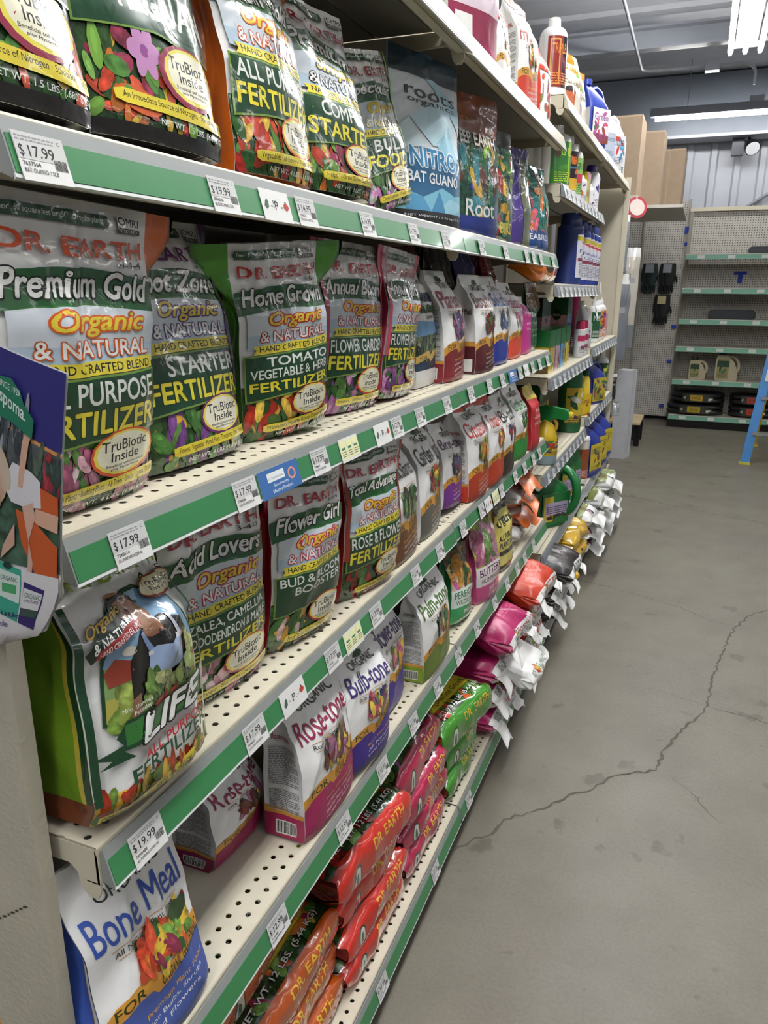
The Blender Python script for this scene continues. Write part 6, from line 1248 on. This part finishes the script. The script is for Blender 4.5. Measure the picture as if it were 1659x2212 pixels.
# second gondola beyond, carrying cartons and hanging packets
t = empty('peg_gondola', (-.52, 6.1, 0))
mb = MB(); mb.box(0, .03, 0, 2.3, .0, 2.20, '#8a857a', PEG); mb.build('back_panel', t)
mb = MB(); mb.box(.03, .50, .2, .92, 2.135, 2.16, '#b8b4aa', STEEL); mb.box(.03, .80, .92, 2.25, 2.135, 2.16, '#b8b4aa', STEEL); mb.build('top_shelf', t)
mb = MB(); mb.box(.03, .40, .2, 1.5, 1.02, 1.045, '#b8b4aa', STEEL); mb.build('lower_shelf', t)
for y in (.02, 2.28):
    mb = MB(); mb.box(-.02, .05, y - .02, y + .02, 0, 2.25, '#b0aa9a', STEEL); mb.build('upright', t)
tag(t, 'second pegboard gondola carrying cardboard cartons past the end panel', 'shelving')
def brown(label, x, y, z, dx, dy, h, rot=0.):
    mb = MB(); mb.box(-dx, 0, 0, dy, 0, h, '#94806a', CARD); mb.box(-dx * .52, -dx * .48, -.0008, dy, h * .0, h + .0006, '#a08a70', PAPER); mb.box(-dx - .001, .001, -.001, dy + .001, h - .012, h + .0012, '#a8937a', CARD)
    return tag(mb.build('carton', loc=(x, y, z), rot=(0, 0, rot)), label, 'box', 'brown cartons on top of the second gondola')
brown('tall brown carton nearest the end panel on top of the second gondola', -.04, 6.35, 2.162, .30, .40, .55); brown('brown carton in the middle of three on top of the second gondola', .08, 7.06, 2.162, .30, .45, .56); brown('farthest brown carton on top of the second gondola', .23, 7.72, 2.162, .26, .55, .52)
mb = MB(); mb.box(-.38, -.12, 0, .35, 0, .06, '#23442e', PLASTIC); mb.box(-.375, -.125, .005, .345, .06, .066, '#2c5538', PLASTIC)
tag(mb.build('tray', loc=(.02, 6.95, 1.046)), 'dark green plastic tray on the small shelf below the hanging packets', 'tray')
mb = MB(); mb.tube([(-.06, 0, -.004), (-.06, .0, -.03)], .004, '#777777', CHROME, k=6); mb.lathe([(.001, 0), (.075, 0), (.078, .004), (.001, .006)], '#a83a44', PLASTIC); mb.lathe([(.001, .0065), (.058, .0066)], '#cdbfb8', PAPER)
tag(mb.build('round_sign', loc=(-.02, 6.30, 2.075), rot=(math.radians(82), 0, .5)), 'round red rimmed price sign clipped above the hanging packets', 'sign')
def packet(label, x, y, ztop, w, h, col, col2, seed):
    p = Pouch(w, h, .05, 'fat', c=.6, amp=.006, seed=seed, ns=14, nt=24)
    o = p.make('hanging_packet', col, col2, art=busy_art(col, [], None, seed=seed, n=0, bands=[(0, .88, 1, 1, '#c8c8c6'), (.2, .55, .7, .62, '#9a9a9c')]), loc=(x, y, ztop - h), rot=(0, 0, -.9))
    mb = MB(); mb.tube([(-.40, 0, h + .012), (.03, 0, h + .002), (.045, 0, h + .018)], .0025, '#77787c', CHROME, k=6); mb.build('peg_hook', o)
    return tag(o, label, 'packet', 'packets hanging on hooks past the end panel')
packet('long grey packet hanging highest past the end panel', -.10, 6.22, 2.02, .11, .42, '#787c80', '#6c7074', 501); packet('cream packet with clear bottom hanging beside the grey ones', -.03, 6.45, 1.80, .13, .58, '#b5b0a4', '#a5a196', 502)
packet('long silver grey packet hanging lowest past the end panel', -.05, 6.02, 1.60, .14, .62, '#70757a', '#666b70', 503); packet('crinkled clear grey packet hanging behind the silver one', -.05, 6.75, 1.42, .12, .40, '#787d82', '#6d7277', 504)
packet('small black packet hanging low above the white carton', -.08, 6.2, .86, .08, .20, '#1f2022', '#26272a', 505); packet('tiny clear packet hanging beside the white carton', -.04, 6.3, .62, .06, .10, '#b0b4b8', '#a0a4a8', 506)
# work gloves on the pegboard
def gloves(label, x, z, col, seed, card=False):
    t = empty('work_gloves', (x, 9.56, z)); r = np.random.RandomState(seed); mb = MB()
    for q, (ox, fl) in enumerate(((-.02, 0), (.035, 1))):
        prof = [(-.055, 0), (.055, 0), (.06, .10), (.05, .16), (.07, .20)]
        V = np.linspace(0, 1, 10); U = np.linspace(0, math.pi * 2, 17)
        P = np.array([[[ox + (.052 + .012 * math.sin(3.2 * v)) * math.cos(u) * (1 - .25 * (v > .8)), -.03 - .02 * q + .028 * math.sin(u) * (1 - .3 * v), -.02 - .24 * v] for u in U] for v in V[::-1]]); mb.grid(P, col, PAPER)
        for k in range(4): mb.tube([(ox - .036 + .024 * k, -.03 - .02 * q, -.25), (ox - .040 + .026 * k, -.035 - .02 * q, -.30 - .01 * (k in (1, 2))), (ox - .041 + .027 * k, -.03 - .02 * q, -.335 - .015 * (k in (1, 2)))], [.014, .013, .009], col, PAPER, k=8)
        mb.tube([(ox + .05, -.03 - .02 * q, -.14), (ox + .078, -.035 - .02 * q, -.19), (ox + .082, -.03 - .02 * q, -.225)], [.015, .013, .009], col, PAPER, k=8)
    mb.build('glove_pair', t)
    mb = MB(); mb.box(-.04, .05, -.085, -.082, -.12, -.03, '#8a8f94' if not card else '#b8ac80', PAPER); mb.build('backing_card', t)
    mb = MB(); mb.tube([(0, .03, .0), (0, -.09, -.005), (0, -.10, .012)], .003, '#6d6e70', CHROME, k=6); mb.build('peg_hook', t)
    return tag(t, label, 'gloves', 'work gloves on the far pegboard')
gloves('black work gloves hanging upper on the far pegboard', .10, 1.80, '#141519', 601); gloves('black work gloves with tan card hanging lower on the far pegboard', .075, 1.46, '#141519', 602, True); gloves('green cuffed dark gloves half hidden by the hanging packets', -.09, 1.80, '#182a26', 603)
